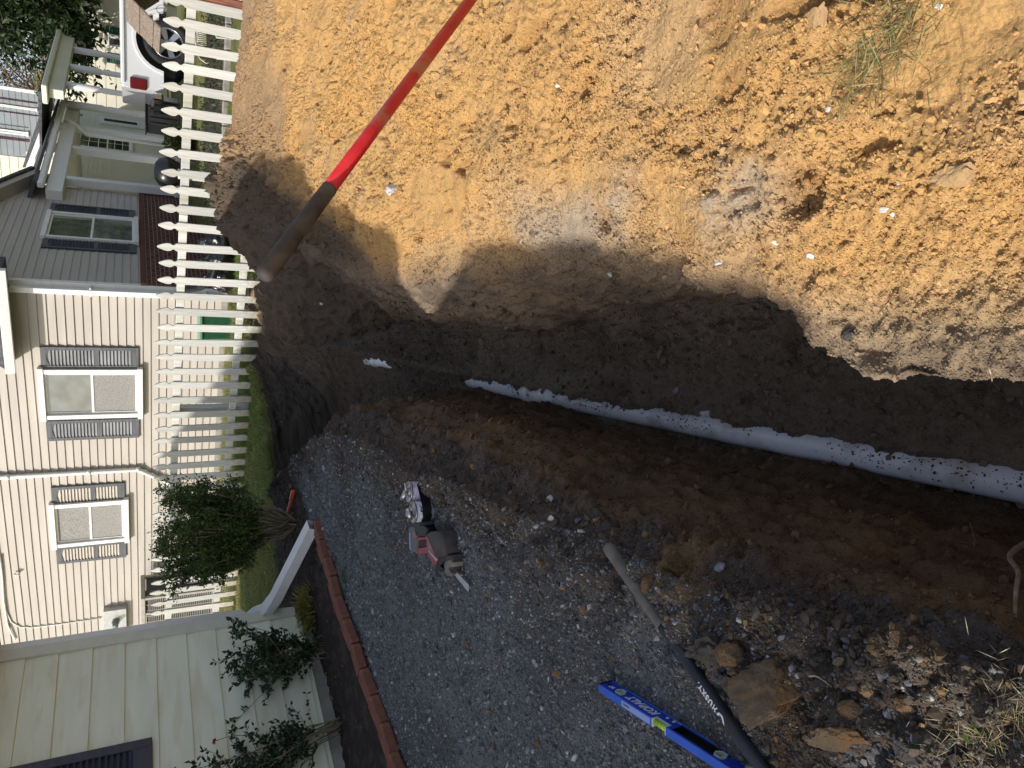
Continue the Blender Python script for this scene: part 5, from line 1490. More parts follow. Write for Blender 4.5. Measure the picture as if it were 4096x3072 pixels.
rock('dirt_clod', 2615, 2350, 85, 100, M_clodo, 'round orange clod resting against the grey shovel grip', 'clod', 12, thick=.9)
rock('dirt_clod', 3625, 2820, 70, 75, M_clodo, 'round brown clod in the dark rubble at lower right', 'clod', 13, thick=.9)
rock('dirt_clod', 3465, 2755, 48, 52, M_sandy, 'small tan clod in the dark rubble at lower right', 'clod', 14, thick=.9)
rock('dirt_clod', 3395, 2840, 85, 70, M_clodo, 'brown clod in the rubble between the flat block and the round clod', 'clod', 15, thick=.7)
rock('dirt_clod', 3640, 3010, 120, 110, M_clodd, 'dark broken clod at the bottom edge of the picture', 'clod', 16, thick=.7, angular=True)
rock('dirt_clod', 3810, 700, 130, 110, M_sandy, 'tan half buried clod on the sunlit heap near the right edge', 'clod', 17, thick=.35, angular=True, sink=.2)
rock('dirt_clod', 3260, 80, 130, 120, M_sandy, 'grey tan clod at the top edge of the sunlit heap', 'clod', 18, thick=.35, angular=True)
rock('dirt_clod', 3400, 1335, 50, 46, M_clodd, 'small black clod on the sunlit lip of the trench', 'clod', 19, thick=.8)
for i, (x_, y_, w_, h_, t_) in enumerate((
  (1575, 760, 60, 65, 'largest white flat stone on the sunlit heap beside the red handle'), (3240, 1020, 28, 40, 'white stone on the sunlit heap nearest the trench shadow'),
  (2230, 345, 26, 20, 'pale stone high on the middle of the sunlit heap'), (3105, 970, 34, 30, 'pale stone above the grey patch on the sunlit heap'),
  (3600, 740, 26, 30, 'white stone beside the half buried tan clod'), (3535, 840, 34, 32, 'white quartz stone, left of a touching pair'),
  (3572, 856, 26, 26, 'white quartz stone, right of a touching pair'), (3755, 25, 34, 34, 'pale stone at the top edge of the heap'),
  (2880, 1050, 46, 30, 'crescent shaped white chip beside the grey patch'), (2440, 1095, 22, 34, 'pale chip just above the trench shadow'),
  (2085, 965, 22, 30, 'pale chip by the sunlit tongue of sand'), (3310, 440, 30, 30, 'dull pale stone in the middle right of the heap'))):
    rock('stone', x_, y_, w_, h_, M_pale, t_, 'stone', 40 + i, thick=.5, cuts=2, group='pale stones on the sunlit heap', angular=True)
for i, (x_, y_, w_, h_, t_) in enumerate((
  (2705, 1563, 18, 30, 'bluish stone on the trench floor right of the pipe'), (2830, 1655, 46, 26, 'white dirty chip lying against the pipe'),
  (1286, 1215, 18, 10, 'tiny white chip on the shaded far slope'), (2880, 2270, 34, 46, 'grey stone in the dark crumbs above the rubble'),
  (3530, 2700, 60, 56, 'grey blue rock in the rubble at lower right'), (3555, 2856, 34, 40, 'slate grey stone beside the round brown clod'),
  (2325, 2130, 30, 34, 'pale pebble beside the tip of the grey grip'), (2205, 2075, 26, 30, 'pale pebble on the gravel rim'),
  (2315, 2500, 18, 44, 'white oval stone lying on the gravel'), (2200, 1995, 26, 34, 'whitish pebble half sunk in the gravel rim'))):
    rock('stone', x_, y_, w_, h_, M_greys if i in (0, 3, 4, 5) else M_pale, t_, 'stone', 60 + i, thick=.5, cuts=2, group='loose stones around the trench', angular=(i in (4,)))

# ------------------------------------------------------------------ roots and twigs
M_root = noise_mat('pale root', (.28, .22, .15), (.48, .40, .30), scale=40, rough=.9)
def strand(name, pts, rad, label, cat='root', offs=.01, mat=None):
    q = []
    for i, (x_, y_, *d) in enumerate(pts):
        p, nn = surf(x_, y_); q.append(p + nn * (offs if not d else d[0]))
    o0 = q[0].copy(); mb = MB()
    # smooth the path
    sm = [q[0]]
    for i in range(len(q) - 1):
        for t in (.33, .66, 1): sm.append(q[i].lerp(q[i + 1], t))
    for _ in range(2): sm = [sm[0]] + [(sm[i - 1] + sm[i] * 2 + sm[i + 1]) / 4 for i in range(1, len(sm) - 1)] + [sm[-1]]
    mb.tube([p - o0 for p in sm], [rad * (1 - .5 * i / len(sm)) for i in range(len(sm))], 7)
    o = mb.build(name, mat or M_root, label=label, cat=cat); o.location = o0; return o
strand('root', [(4090, 2215, .05), (4080, 2290, .05), (4068, 2350, .04), (4072, 2400, .03), (4060, 2470, .0)], .007, 'thick pale root hanging over the left bank at the right edge')
strand('root', [(3955, 1465, .0), (3975, 1510, .015), (3990, 1540, .02), (4025, 1560, .02)], .0016, 'thin pale root curling over the sunlit lip of the trench')
strand('root', [(3240, 2712, .01), (3280, 2722, .012), (3325, 2730, .01)], .0018, 'short straight pale twig in the dark rubble', 'twig')
strand('root', [(3880, 2100), (3890, 2130), (3900, 2160), (3895, 2200)], .0012, 'hair thin root hanging on the brown bank')
strand('root', [(1040, 1150, .03), (1052, 1175, .03), (1062, 1182, .0)], .006, 'small white scrap of wire at the far rim of the pit', 'scrap')
# ------------------------------------------------------------------ plants
def leaf_mat(name, c1, c2, rough=.5):
    m, t, b = mat_base(name, rough, .4)
    at = t.nodes.new('ShaderNodeAttribute'); at.attribute_name = 'Col'
    t.links.new(at.outputs['Color'], b.inputs['Base Color'])
    tr = t.nodes.new('ShaderNodeBsdfTranslucent'); t.links.new(at.outputs['Color'], tr.inputs['Color'])
    mx = t.nodes.new('ShaderNodeMixShader'); mx.inputs[0].default_value = .25
    out = t.nodes['Material Output']
    t.links.new(b.outputs[0], mx.inputs[1]); t.links.new(tr.outputs[0], mx.inputs[2]); t.links.new(mx.outputs[0], out.inputs[0])
    return m
M_leaf = leaf_mat('leaves', None, None)
M_bark = noise_mat('bark', (.09, .07, .05), (.20, .16, .11), scale=20, rough=.9, bump=.003, stretch=(3, 3, .6))
M_stem = noise_mat('twiggy stems', (.16, .13, .08), (.28, .23, .15), scale=20, rough=.9)
r9 = np.random.default_rng(91)
def leaves(name, pos, dirs, L, W, cols, parent=None, fold=.25, **kw):
    """one small folded leaf per point: 6 vertices, 4 triangles as 2 quads"""
    n = len(pos)
    d = dirs / (np.linalg.norm(dirs, axis=1, keepdims=True) + 1e-9)
    u = r9.normal(size=(n, 3)); s = np.cross(d, u); s /= np.linalg.norm(s, axis=1, keepdims=True) + 1e-9
    nn = np.cross(s, d)
    L = np.broadcast_to(L, n)[:, None]; W = np.broadcast_to(W, n)[:, None]
    a = pos; m1 = pos + d * L * .5 + nn * W * fold; tip = pos + d * L
    l = pos + d * L * .45 + s * W * .5 - nn * W * fold * .3; r_ = pos + d * L * .45 - s * W * .5 - nn * W * fold * .3
    V = np.stack([a, l, tip, m1, r_], 1).reshape(-1, 3)
    b = (np.arange(n) * 5)[:, None]
    f = np.concatenate([b + np.array([[0, 3, 2, 1]]), b + np.array([[0, 4, 2, 3]])], 0)
    return np_mesh(name, V, f, M_leaf, parent, smooth=False, cols=np.repeat(cols, 5, axis=0), **kw)
def greens(n, base, var=.3):
    c = np.array(base)[None] * r9.uniform(1 - var, 1 + var, (n, 1)) * r9.uniform(.88, 1.12, (n, 3)); return c

# big twiggy shrub in front of the fence
hb = onz(1180, 2095, 0)
HS = empty('shrub', (hb.x, hb.y, 0), 'large vase shaped green shrub standing in front of the picket fence', 'shrub')
stems = MB(); pts = []; dr = []
for i in range(46):
    an = r9.uniform(0, 2 * math.pi); sp = r9.uniform(.1, .50) ; h = r9.uniform(.75, 1.17)
    a = np.array([r9.normal(0, .05), r9.normal(0, .05), 0.0]); e = np.array([math.cos(an) * sp, math.sin(an) * sp, h])
    path = []
    for t in np.linspace(0, 1, 7):
        q = a * (1 - t) + e * t; q[:2] = a[:2] + (e[:2] - a[:2]) * t ** .7; q += r9.normal(0, .012, 3) * (t > 0); path.append(q)
    stems.tube([Vector(q) for q in path], [.008 * (1 - .8 * t) + .0015 for t in np.linspace(0, 1, 7)], 5)
    for k in range(13):
        t = r9.uniform(.38, 1); j = min(5, int(t * 6)); base = path[j] + (path[j + 1] - path[j]) * (t * 6 - j)
        d = r9.normal(size=3); d[2] = abs(d[2]) * .6; d /= np.linalg.norm(d); l = r9.uniform(.08, .24)
        tipp = base + d * l
        tipp[2] = min(tipp[2], 1.17 + r9.normal(0, .02)); rad = math.hypot(tipp[0], tipp[1]); mxr = .54 + r9.normal(0, .02)
        if rad > mxr: tipp[:2] *= mxr / rad
        stems.tube([Vector(base), Vector(tipp)], [.0025, .0012], 3, cap=False)
        m = int(56 if tipp[2] > .42 else 22)
        tt = r9.uniform(.1, 1, m)[:, None]; pts.append(base + (tipp - base) * tt + r9.normal(0, .028, (m, 3))); dr.append(r9.normal(size=(m, 3)) + np.array([0, 0, .4]))
pts = np.concatenate(pts); dr = np.concatenate(dr)
stems.build('stem', M_stem, HS)
leaves('foliage', pts, dr, r9.uniform(.020, .038, len(pts)), r9.uniform(.011, .020, len(pts)), greens(len(pts), (.095, .145, .035), .5), HS)
# suckers at its foot
# glossy evergreen bush and rose bush by the house wall
def bush(name, loc, label, cat, nst, hmax, spread, lean, lsz, base_col, nleaf, stem_r=.006, dead=0.0, seed=1, twig=7, low=.25, thin=.3):
    o = empty(name, loc, label, cat); r = np.random.default_rng(seed); st = MB(); P_, D_ = [], []
    for i in range(nst):
        an = r.uniform(0, 2 * math.pi); sp = spread * r.uniform(.2, 1); h = hmax * r.uniform(.45, 1)
        e = np.array([math.cos(an) * sp + lean[0] * h, math.sin(an) * sp + lean[1] * h, h]); a = np.array([r.normal(0, .04), r.normal(0, .04), 0])
        path = []
        for t in np.linspace(0, 1, 7):
            q = a + (e - a) * t; q[2] = h * t ** .85; path.append(q + r.normal(0, .014, 3) * (t > 0))
        st.tube([Vector(q) for q in path], [stem_r * (1 - .75 * t) for t in np.linspace(0, 1, 7)], 6)
        for k in range(twig):
            t = r.uniform(low, 1); j = min(5, int(t * 6)); b = path[j] + (path[j + 1] - path[j]) * (t * 6 - j)
            d = r.normal(size=3); d[2] = abs(d[2]) * .7 + .2; d /= np.linalg.norm(d); tp = b + d * r.uniform(.06, .2) * hmax / .8
            st.tube([Vector(b), Vector(b + (tp - b) * .5 + r.normal(0, .008, 3)), Vector(tp)], [stem_r * .4, stem_r * .3, stem_r * .15], 4, cap=False)
            m = nleaf; tt = np.linspace(.15, 1, m)[:, None] + r.normal(0, .04, (m, 1))
            P_.append(b + (tp - b) * tt); dd_ = r.normal(size=(m, 3)); dd_ += d * .9; D_.append(dd_)
    P_ = np.concatenate(P_); D_ = np.concatenate(D_)
    k = P_[:, 2] > .02; P_, D_ = P_[k], D_[k]
    st.build('stem', M_stem, o)
    leaves('foliage', P_, D_, lsz * r9.uniform(.7, 1.25, len(P_)), lsz * .55 * r9.uniform(.8, 1.2, len(P_)), greens(len(P_), base_col, .35), o, fold=.18)
    return o
wl0 = Vector((-1.93, 6.4, 0)); wdx = Vector((-.553, -.833, 0)).normalized(); wno = Vector((.833, -.553, 0)).normalized()
e1_ = onz(1305, 2600, 0)
bush('evergreen_bush', (e1_.x, e1_.y, .02), 'glossy dark green bush with upright shoots between the wall and the bricks', 'bush', 14, .72, .42, (.0, .0), .042, (.035, .07, .03), 13, stem_r=.0045, seed=21, twig=14, low=.1)
e2_ = onz(1370, 2900, 0)
RB = bush('rose_bush', (e2_.x, e2_.y, .02), 'leggy rose bush with one red flower against the pale yellow wall', 'rose bush', 15, 1.12, .62, (.0, .0), .040, (.03, .062, .030), 12, stem_r=.0055, seed=22, twig=17, low=.2)
M_rose = flat('rose red', (.45, .005, .02), rough=.6)
rp = hit(460 * 1.852, 1602 * 1.852, wl0 + wno * .25, wno) - Vector(RB.location)
mb = MB()
for k in range(14):
    t = k * 2.4; R = Matrix.Rotation(t, 4, 'Z') @ Matrix.Rotation(.35 + k * .06, 4, 'Y'); w_ = .012 + .0008 * k
    mb.add([Matrix.Translation(rp) @ R @ Vector(v) for v in ((0, -w_ * .5, 0), (w_, -w_ * .6, .006), (w_ * 1.25, 0, .014), (w_, w_ * .6, .006), (0, w_ * .5, 0))], [(0, 1, 2, 3, 4)])
mb.build('flower', M_rose, RB)
mb = MB(); mb.tube([rp, rp - Vector((.0, -.03, .12)), rp * .6 + Vector((0, 0, .0))], .0025, 5); mb.build('stem', M_stem, RB)
# yellow-green perennial
pe_ = onz(1245, 2410, .02)
PR = empty('perennial', (pe_.x - .05, pe_.y, .015), 'low yellow green leafy clump at the house corner behind the bricks', 'plant')
n = 420; an = r9.uniform(0, 2 * math.pi, n); rr_ = r9.uniform(0, .17, n) 
pos = np.stack([np.cos(an) * rr_ * 1.1, np.sin(an) * rr_ * 1.5, r9.uniform(0, .10, n)], 1)
leaves('foliage', pos, np.stack([np.cos(an) * .8, np.sin(an) * .8, r9.uniform(.3, 1.3, n)], 1), .07, .014, greens(n, (.30, .27, .07), .35), PR)
# a few weeds on the gravel and along the bricks
def tuft(name, x, y, n, L, W, col, label, spread=.05, up=1.0, cat='grass tuft'):
    p, nn = surf(x, y); o = empty(name, p, label, cat)
    pos = np.stack([r9.normal(0, spread, n), r9.normal(0, spread, n), np.zeros(n)], 1)
    dz = np.stack([r9.normal(0, 1, n), r9.normal(0, 1, n), np.abs(r9.normal(0, .6, n)) * up + .1], 1)
    leaves('foliage', pos, dz, L * r9.uniform(.4, 1.2, n), W, greens(n, col, .35), o, fold=.1); return o
tuft('grass_tuft', 3520, 190, 420, .06, .0022, (.30, .27, .12), 'dry yellow green grass clump lying on the sunlit heap', .05, .25)
tuft('grass_tuft', 3420, 250, 120, .045, .002, (.36, .31, .16), 'sparse straw wisps beside the dry clump on the heap', .05, .2)
tuft('grass_tuft', 2745, 610, 60, .05, .002, (.16, .12, .08), 'tiny dark dead tuft in the middle of the sunlit heap', .012, .4)
tuft('grass_tuft', 3960, 2960, 300, .035, .0012, (.42, .36, .20), 'sunlit straw and fine roots in the bottom right corner', .045, .6)
tuft('weed', 4000, 3010, 16, .022, .014, (.12, .22, .04), 'bright green small leaves in the bottom right corner', .03, .8, 'weed')
tuft('grass_tuft', 4060, 2800, 160, .035, .0015, (.45, .38, .24), 'pale sunlit roots at the right edge above the corner straw', .03, .5)
tuft('weed', 1375, 2310, 90, .03, .012, (.10, .13, .03), 'small green weeds on the gravel beside the edging bricks', .04, .5, 'weed')
tuft('weed', 1340, 2250, 70, .03, .01, (.08, .10, .03), 'mossy weeds on the gravel near the downspout bricks', .03, .4, 'weed')
# leaf litter
M_litter = noise_mat('dead leaf', (.20, .10, .05), (.34, .20, .10), scale=20, rough=.8)
def deadleaf(x, y, s, label, gcol=None):
    p, nn = surf(x, y); mb = MB(); r = r9.normal(0, .25, 6)
    pts_ = [(0, -s, 0), (s * .5, -s * .3, s * .15), (s * .35, s * .5, .0), (0, s, s * .2), (-s * .4, s * .4, s * .1), (-s * .5, -s * .3, 0)]
    mb.add([(a + r[i] * s * .2, b, c + .006) for i, (a, b, c) in enumerate(pts_)] + [(0, 0, .01)], [(i, (i + 1) % 6, 6) for i in range(6)])
    o = mb.build('dead_leaf', gcol or M_litter, label=label, cat='leaf'); o.location = p; o.rotation_euler = (0, 0, r9.uniform(0, 6)); return o
deadleaf(1062, 2290, .055, 'pinkish curled dead leaf lying on the shaded lawn', flat('pinkish leaf', (.50, .36, .28)))
deadleaf(1352, 3010, .05, 'brown curled leaf under the rose bush by the wall')
deadleaf(1330, 2790, .05, 'brown dead leaf at the foot of the yellow wall')

# ------------------------------------------------------------------ grass
n = 46000
lw = (lawn[cellid] > .6) * (CY < 12.2) * (CX > -4.2) * (CX < 4.6)
w = AR * lw / DIST; w = w / w.sum(); id_ = cellid[r9.choice(len(cellid), n, p=w)]
u, v = r9.random(n)[:, None], r9.random(n)[:, None]
pos = P[id_] + (P[id_ + 1] - P[id_]) * u + (P[id_ + NC] - P[id_]) * v
def blades(name, pos, h, cols, **kw):
    n = len(pos); a = r9.uniform(0, 2 * math.pi, n); w_ = .0035
    sx = np.stack([np.cos(a), np.sin(a), np.zeros(n)], 1) * w_
    tip = np.stack([r9.normal(0, .35, n), r9.normal(0, .35, n), np.ones(n)], 1) * h[:, None]
    V = np.stack([pos - sx, pos + sx, pos + tip], 1).reshape(-1, 3)
    return np_mesh(name, V, (np.arange(n) * 3)[:, None] + np.array([[0, 1, 2]]), M_leaf, smooth=False, cols=np.repeat(cols, 3, axis=0), **kw)
front = pos[:, 1] < fence_Y(pos[:, 0])
h = np.where(front, r9.uniform(.015, .045, n), r9.uniform(.03, .075, n))
dry = sstep(.0, .5, fbm(pos, 1.2, 3, 160) + .3 * (pos[:, 0] > .5))[:, None]
c = greens(n, (.13, .19, .04), .3) * (1 - dry * .8) + greens(n, (.30, .26, .10), .3) * dry * .8
blades('grass', pos, h, c, kind='stuff', label='green and dry mixed lawn grass around the picket fence', cat='grass')
n = 42000
px_ = r9.uniform(-6, 9, n); py_ = 12.2 + 8 * r9.random(n) ** 1.5; pos = np.stack([px_, py_, gz(px_, py_)], 1)
dry = sstep(-.2, .5, fbm(pos, 1.0, 3, 161))[:, None]
c = greens(n, (.13, .17, .04), .3) * (1 - dry * .8) + greens(n, (.32, .28, .11), .3) * dry * .8
blades('far_grass', pos, r9.uniform(.03, .09, n), c, kind='stuff', label='sunlit lawn grass between the fence and the houses', cat='grass')

# ------------------------------------------------------------------ trees
def conifer(loc):
    o = empty('conifer_tree', loc, 'tall dark evergreen tree rising behind the porch at the upper left corner of the photo', 'tree')
    tr = MB(); tr.tube([(0, 0, 0), (.1, 0, 2.5), (.0, .1, 6), (0, 0, 11.5)], [.25, .20, .13, .03], 10)
    P_, D_ = [], []
    for i in range(170):
        z0 = r9.uniform(2.6, 11.); an = r9.uniform(0, 2 * math.pi); L = (4.2 - .31 * (z0 - 1.6)) * r9.uniform(.55, 1.05)
        d = np.array([math.cos(an), math.sin(an), r9.uniform(-.05, .45)]); path = [np.array([0, 0, z0]) + d * L * t + np.array([0, 0, -.25 * t * t * L * .5]) for t in np.linspace(0, 1, 5)]
        tr.tube([Vector(q) for q in path], [.035 * (1 - .8 * t) + .004 for t in np.linspace(0, 1, 5)], 5, cap=False)
        m = 600; t = r9.uniform(.22, 1, m); j = np.minimum(3, (t * 4).astype(int)); pa = np.array(path)
        b = pa[j] + (pa[j + 1] - pa[j]) * (t * 4 - j)[:, None]
        cl = r9.normal(0, 1, (m // 10, 3)) * np.array([.30, .30, .18]); P_.append(b + cl[r9.integers(0, m // 10, m)] * (.5 + t[:, None]) + r9.normal(0, .07, (m, 3)))
        dd_ = r9.normal(size=(m, 3)) + d * .8 - np.array([0, 0, .5]); D_.append(dd_)
    P_ = np.concatenate(P_); D_ = np.concatenate(D_)
    tr.build('trunk', M_bark, o)
    leaves('crown', P_, D_, r9.uniform(.16, .32, len(P_)), r9.uniform(.08, .15, len(P_)), greens(len(P_), (.030, .052, .016), .45), o)
ct = atY(300, -190, 26.0)
conifer((ct.x, 26.0, .3))
def decid(loc, H, rad, col, label, seed, n=5200, leafs=.10):
    o = empty('deciduous_tree', loc, label, 'tree'); r = np.random.default_rng(seed); tr = MB(); P_ = []
    tr.tube([(0, 0, 0), (.1, .05, H * .35), (0, 0, H * .7)], [.2, .14, .05], 8)
    for i in range(40):
        z0 = H * r.uniform(.3, .75); an = r.uniform(0, 6.28); d = np.array([math.cos(an), math.sin(an), r.uniform(.2, 1.0)]); L = rad * r.uniform(.5, 1.1)
        a = np.array([0, 0, z0]); e = a + d * L; tr.tube([Vector(a), Vector((a + e) / 2 + r.normal(0, .1, 3)), Vector(e)], [.05, .03, .01], 5, cap=False)
        m = n // 40; t = r.uniform(.3, 1.1, m)[:, None]; P_.append(a + (e - a) * t + r.normal(0, rad * .16, (m, 3)))
    P_ = np.concatenate(P_); tr.build('trunk', M_bark, o)
    leaves('crown', P_, r.normal(size=P_.shape), leafs * r.uniform(.6, 1.3, len(P_)), leafs * .7, greens(len(P_), col, .4), o)
a = atY(60, 345, 50); decid((a.x, 50, .3), a.z + 2.5, 3.6, (.14, .09, .05), 'bare brown autumn tree against the sky behind the blue grey house', 31, n=5200, leafs=.14)
a = atY(110, 365, 46); decid((a.x, 46, .3), a.z + .8, 1.8, (.42, .26, .03), 'small golden yellow tree beside the brown tree', 32, n=2600, leafs=.14)
# distant hedge line so the yards end in greenery
n = 30000; px_ = r9.uniform(-70, 70, n); py_ = r9.uniform(62, 70, n); pz_ = r9.random(n) ** .7 * (5.5 + 2.5 * fbm(np.stack([px_ * .12, px_ * 0, px_ * 0], 1), 1., 3, 170))
leaves('tree_line', np.stack([px_, py_, pz_], 1), r9.normal(size=(n, 3)), .8, .7, greens(n, (.06, .08, .025), .5), kind='stuff', label='far line of trees behind the houses', cat='trees')
# ------------------------------------------------------------------ things standing behind the fence
M_wood = noise_mat('weathered grey brown boards', (.16, .12, .09), (.30, .24, .19), scale=5, rough=.85, bump=.003, bscale=20, stretch=(1, 8, 8))
M_redw = noise_mat('stained red brown boards', (.15, .05, .03), (.27, .11, .07), scale=5, rough=.7, bump=.002, bscale=20, stretch=(8, 8, 1))
M_bag = noise_mat('black plastic bag', (.006, .006, .007), (.018, .018, .02), scale=6, rough=.22, bump=.03, bscale=9, spec=.7)
M_bone = noise_mat('plastic bone', (.45, .43, .37), (.62, .60, .53), scale=12, rough=.6)
# wishing well planter: board roof, stained stave tub, white pail
Yw = 10.6
wb = atY(908, 30, Yw); wg_ = gz(np.array([wb.x]), np.array([Yw]))[0]
WW = empty('wishing_well', (wb.x + .28, Yw, wg_), 'wooden wishing well planter with a board roof and red stained tub behind the fence', 'wishing well')
W = Vector(WW.location)
zb_ = atY(790, 60, Yw).z - W.z
tub = MB(); R_ = .34
for k in range(22):
    t = 2 * math.pi * k / 22; Rm = Matrix.Rotation(t, 4, 'Z')
    tub.rbox(tuple(Rm @ Vector((R_, 0, zb_ / 2))), (.03, .092, zb_), .004, Rm.to_3x3())
tub.build('tub', M_redw, WW)
mb = MB(); mb.lathe([(.0, zb_ - .06), (.32, zb_ - .06), (.32, zb_ - .04), (0, zb_ - .04)], None, 22); mb.build('soil', M_dark, WW)
ztop = atY(600, 60, Yw).z - W.z
mb = MB()
for sx in (-.30, .30): mb.rbox((sx, 0, ztop / 2 + .1), (.06, .06, ztop + .2), .004)
mb.rbox((0, 0, ztop - .02), (.7, .05, .05), .004); mb.build('post', M_redw, WW)
a = atY(655, 55, Yw) - W; b = atY(560, -30, Yw) - W; c_ = atY(530, -130, Yw) - W
q0 = atY(645, 118, Yw - .3) - W; q1 = atY(505, -25, Yw - .3) - W
dv = (q1 - q0).normalized(); lenr = (q1 - q0).length
mb = MB()
for k in range(5):
    p0 = q0 + dv * (lenr * (k + .5) / 5); R = Matrix((dv, Vector((0, 1, 0)), dv.cross(Vector((0, 1, 0))))).transposed()
    mb.rbox(p0 + Vector((0, .36, 0)) + R @ Vector((0, 0, .006 * (k % 2))), (lenr / 5 * .97, .78, .022), .003, R)
mb.build('roof', M_wood, WW)
mb = MB(); q2 = q1 + Vector((q1.x - q0.x, 0, -(q1.z - q0.z))); dv2 = (q2 - q1).normalized(); R = Matrix((dv2, Vector((0, 1, 0)), dv2.cross(Vector((0, 1, 0))))).transposed()
for k in range(5): mb.rbox(q1 + dv2 * (lenr * (k + .5) / 5) + Vector((0, .36, 0)), (lenr / 5 * .97, .78, .022), .003, R)
mb.build('roof', M_wood, WW)
pl = atY(675, 45, Yw) - W
PL = empty('pail', W + pl - Vector((0, 0, .10)), 'small white pail hanging under the wishing well roof', 'pail')
mb = MB(); mb.lathe([(.055, 0), (.075, .13), (.078, .13), (.074, .125), (.053, .004)], None, 20); mb.build('body', M_white_pvc, PL)
mb = MB(); mb.tube([(-.075 * math.cos(t), .0, .13 + .12 * math.sin(t)) for t in np.linspace(0, math.pi, 9)], .003, 5); mb.build('handle', M_steel, PL)

# toy skeleton dog and a second one
def skeleton(px, py, Y, s, label, flip=1):
    w = atY(px, py, Y); g = gz(np.array([w.x]), np.array([Y]))[0]
    o = empty('toy_skeleton', (w.x, Y, g), label, 'skeleton toy', 'toy skeletons behind the fence'); h = w.z - g
    mb = MB(); mb.tube([(-.22 * s * flip, 0, h), (0, 0, h + .02), (.22 * s * flip, 0, h - .02)], .014, 7)
    for k in range(6):
        x_ = (-.02 + .035 * k) * s * flip
        mb.tube([(x_, .07 * math.sin(t), h - .07 + .075 * math.cos(t)) for t in np.linspace(-2.6, 2.6, 9)], .006, 5)
    mb.build('ribcage', M_bone, o)
    for sx in (-.2, .2):
        for sy in (-.05, .05):
            mb = MB(); mb.tube([(sx * s, sy, h), (sx * s + .04, sy, h * .55), (sx * s - .02, sy, h * .5), (sx * s, sy, .03), (sx * s + .05, sy, .01)], [.018, .010, .016, .009, .012], 6); mb.build('leg', M_bone, o)
    mb = MB(); mb.tube([(.22 * s * flip, 0, h), (.3 * s * flip, 0, h + .1), (.42 * s * flip, 0, h + .08), (.5 * s * flip, 0, h + .05)], [.02, .05, .04, .02], 8); mb.build('skull', M_bone, o)
    mb = MB(); mb.tube([(-.22 * s * flip, 0, h), (-.32 * s * flip, 0, h - .04), (-.38 * s * flip, 0, h - .12), (-.36 * s * flip, 0, h - .17)], .008, 5); mb.build('tail', M_bone, o)
skeleton(788, 165, 11.6, .8, 'white toy dog skeleton standing behind the fence between the wheel and the wishing well')
# thin stone border of the planting bed, boxes and pots behind the fence
M_bedst = noise_mat('bed edging stone', (.24, .22, .20), (.36, .34, .31), scale=12, rough=.9, bump=.004)
for i in range(14):
    yy_ = 60 + i * 83; w = atY(905 - i * 2.2, yy_, 12.1 - .0 * i); g = gz(np.array([w.x]), np.array([12.1]))[0]
    pass
def boxy(name, x0, x1, y0, y1, Y, depth, mat, label, cat, r_=.02, base=None, group=None):
    a, b = atY(x0, (y0 + y1) / 2, Y), atY(x1, (y0 + y1) / 2, Y); l, r = atY((x0 + x1) / 2, y1, Y), atY((x0 + x1) / 2, y0, Y)
    zt_, zb2 = a.z, (b.z if base is None else base); wd = abs(r.x - l.x)
    return (l.x + r.x) / 2, (zt_ + zb2) / 2, wd, zt_ - zb2
# flat grey utility trailer panel by the porch
M_mesh = flat('grey slatted panel', (.13, .125, .115), rough=.6)
cxv, czv, wv_, hv_ = boxy('', 588, 720, 402, 505, 16.5, .1, None, '', '')
TP = empty('grill_cabinet', (cxv, 16.5, czv - hv_ / 2), 'low dark grey cabinet standing in front of the porch steps', 'cabinet')
mb = MB(); mb.rbox((0, .3, hv_ / 2), (wv_, .6, hv_), .02); mb.build('body', M_mesh, TP)
mb = MB()
for k in range(5): mb.box((-wv_ / 2 + wv_ * (k + .5) / 5, -.006, hv_ / 2), (.02, .012, hv_ - .1))
mb.rbox((0, .3, hv_ + .015), (wv_ + .06, .66, .03), .008); mb.build('trim', M_bk, TP)
# dark garden pots and an orange pumpkin
for (x_, y_, Y_, rad, col, lab) in ((735, 560, 15.0, .22, (.03, .03, .035), 'black plant pot in front of the porch posts'), (665, 690, 14.6, .26, (.02, .02, .022), 'round black kettle grill beside the near porch post')):
    w = atY(x_, y_, Y_); g = gz(np.array([w.x]), np.array([Y_]))[0]
    o = empty('kettle_grill' if 'grill' in lab else 'plant_pot', (w.x, Y_, g), lab, 'grill' if 'grill' in lab else 'pot'); h = w.z - g
    m_ = flat('pot ' + lab[:6], col, rough=.3)
    mb = MB()
    if 'grill' in lab:
        mb.lathe([(.05, h - .28), (.2, h - .22), (.27, h - .08), (.28, h), (.24, h + .12), (.14, h + .19), (0, h + .21)], None, 24); mb.build('bowl', m_, o)
        for k in range(3):
            t = k * 2.1; mb = MB(); mb.tube([(.15 * math.cos(t), .15 * math.sin(t), h - .2), (.28 * math.cos(t), .28 * math.sin(t), 0)], .012, 6); mb.build('leg', M_steel, o)
    else:
        mb.lathe([(.15, 0), (.22, h * .7), (.24, h * .72), (.24, h * .8), (.20, h * .8), (0, h * .76)], None, 20); mb.build('pot', m_, o)
        n = 300; pos = np.stack([r9.normal(0, .12, n), r9.normal(0, .12, n), h * .8 + r9.uniform(0, .35, n)], 1)
        leaves('foliage', pos, r9.normal(size=(n, 3)) + np.array([0, 0, .6]), .10, .05, greens(n, (.10, .12, .03), .3), o)
# orange flowers on the brick ledge corner
w = sdhit(548, 800, .12)
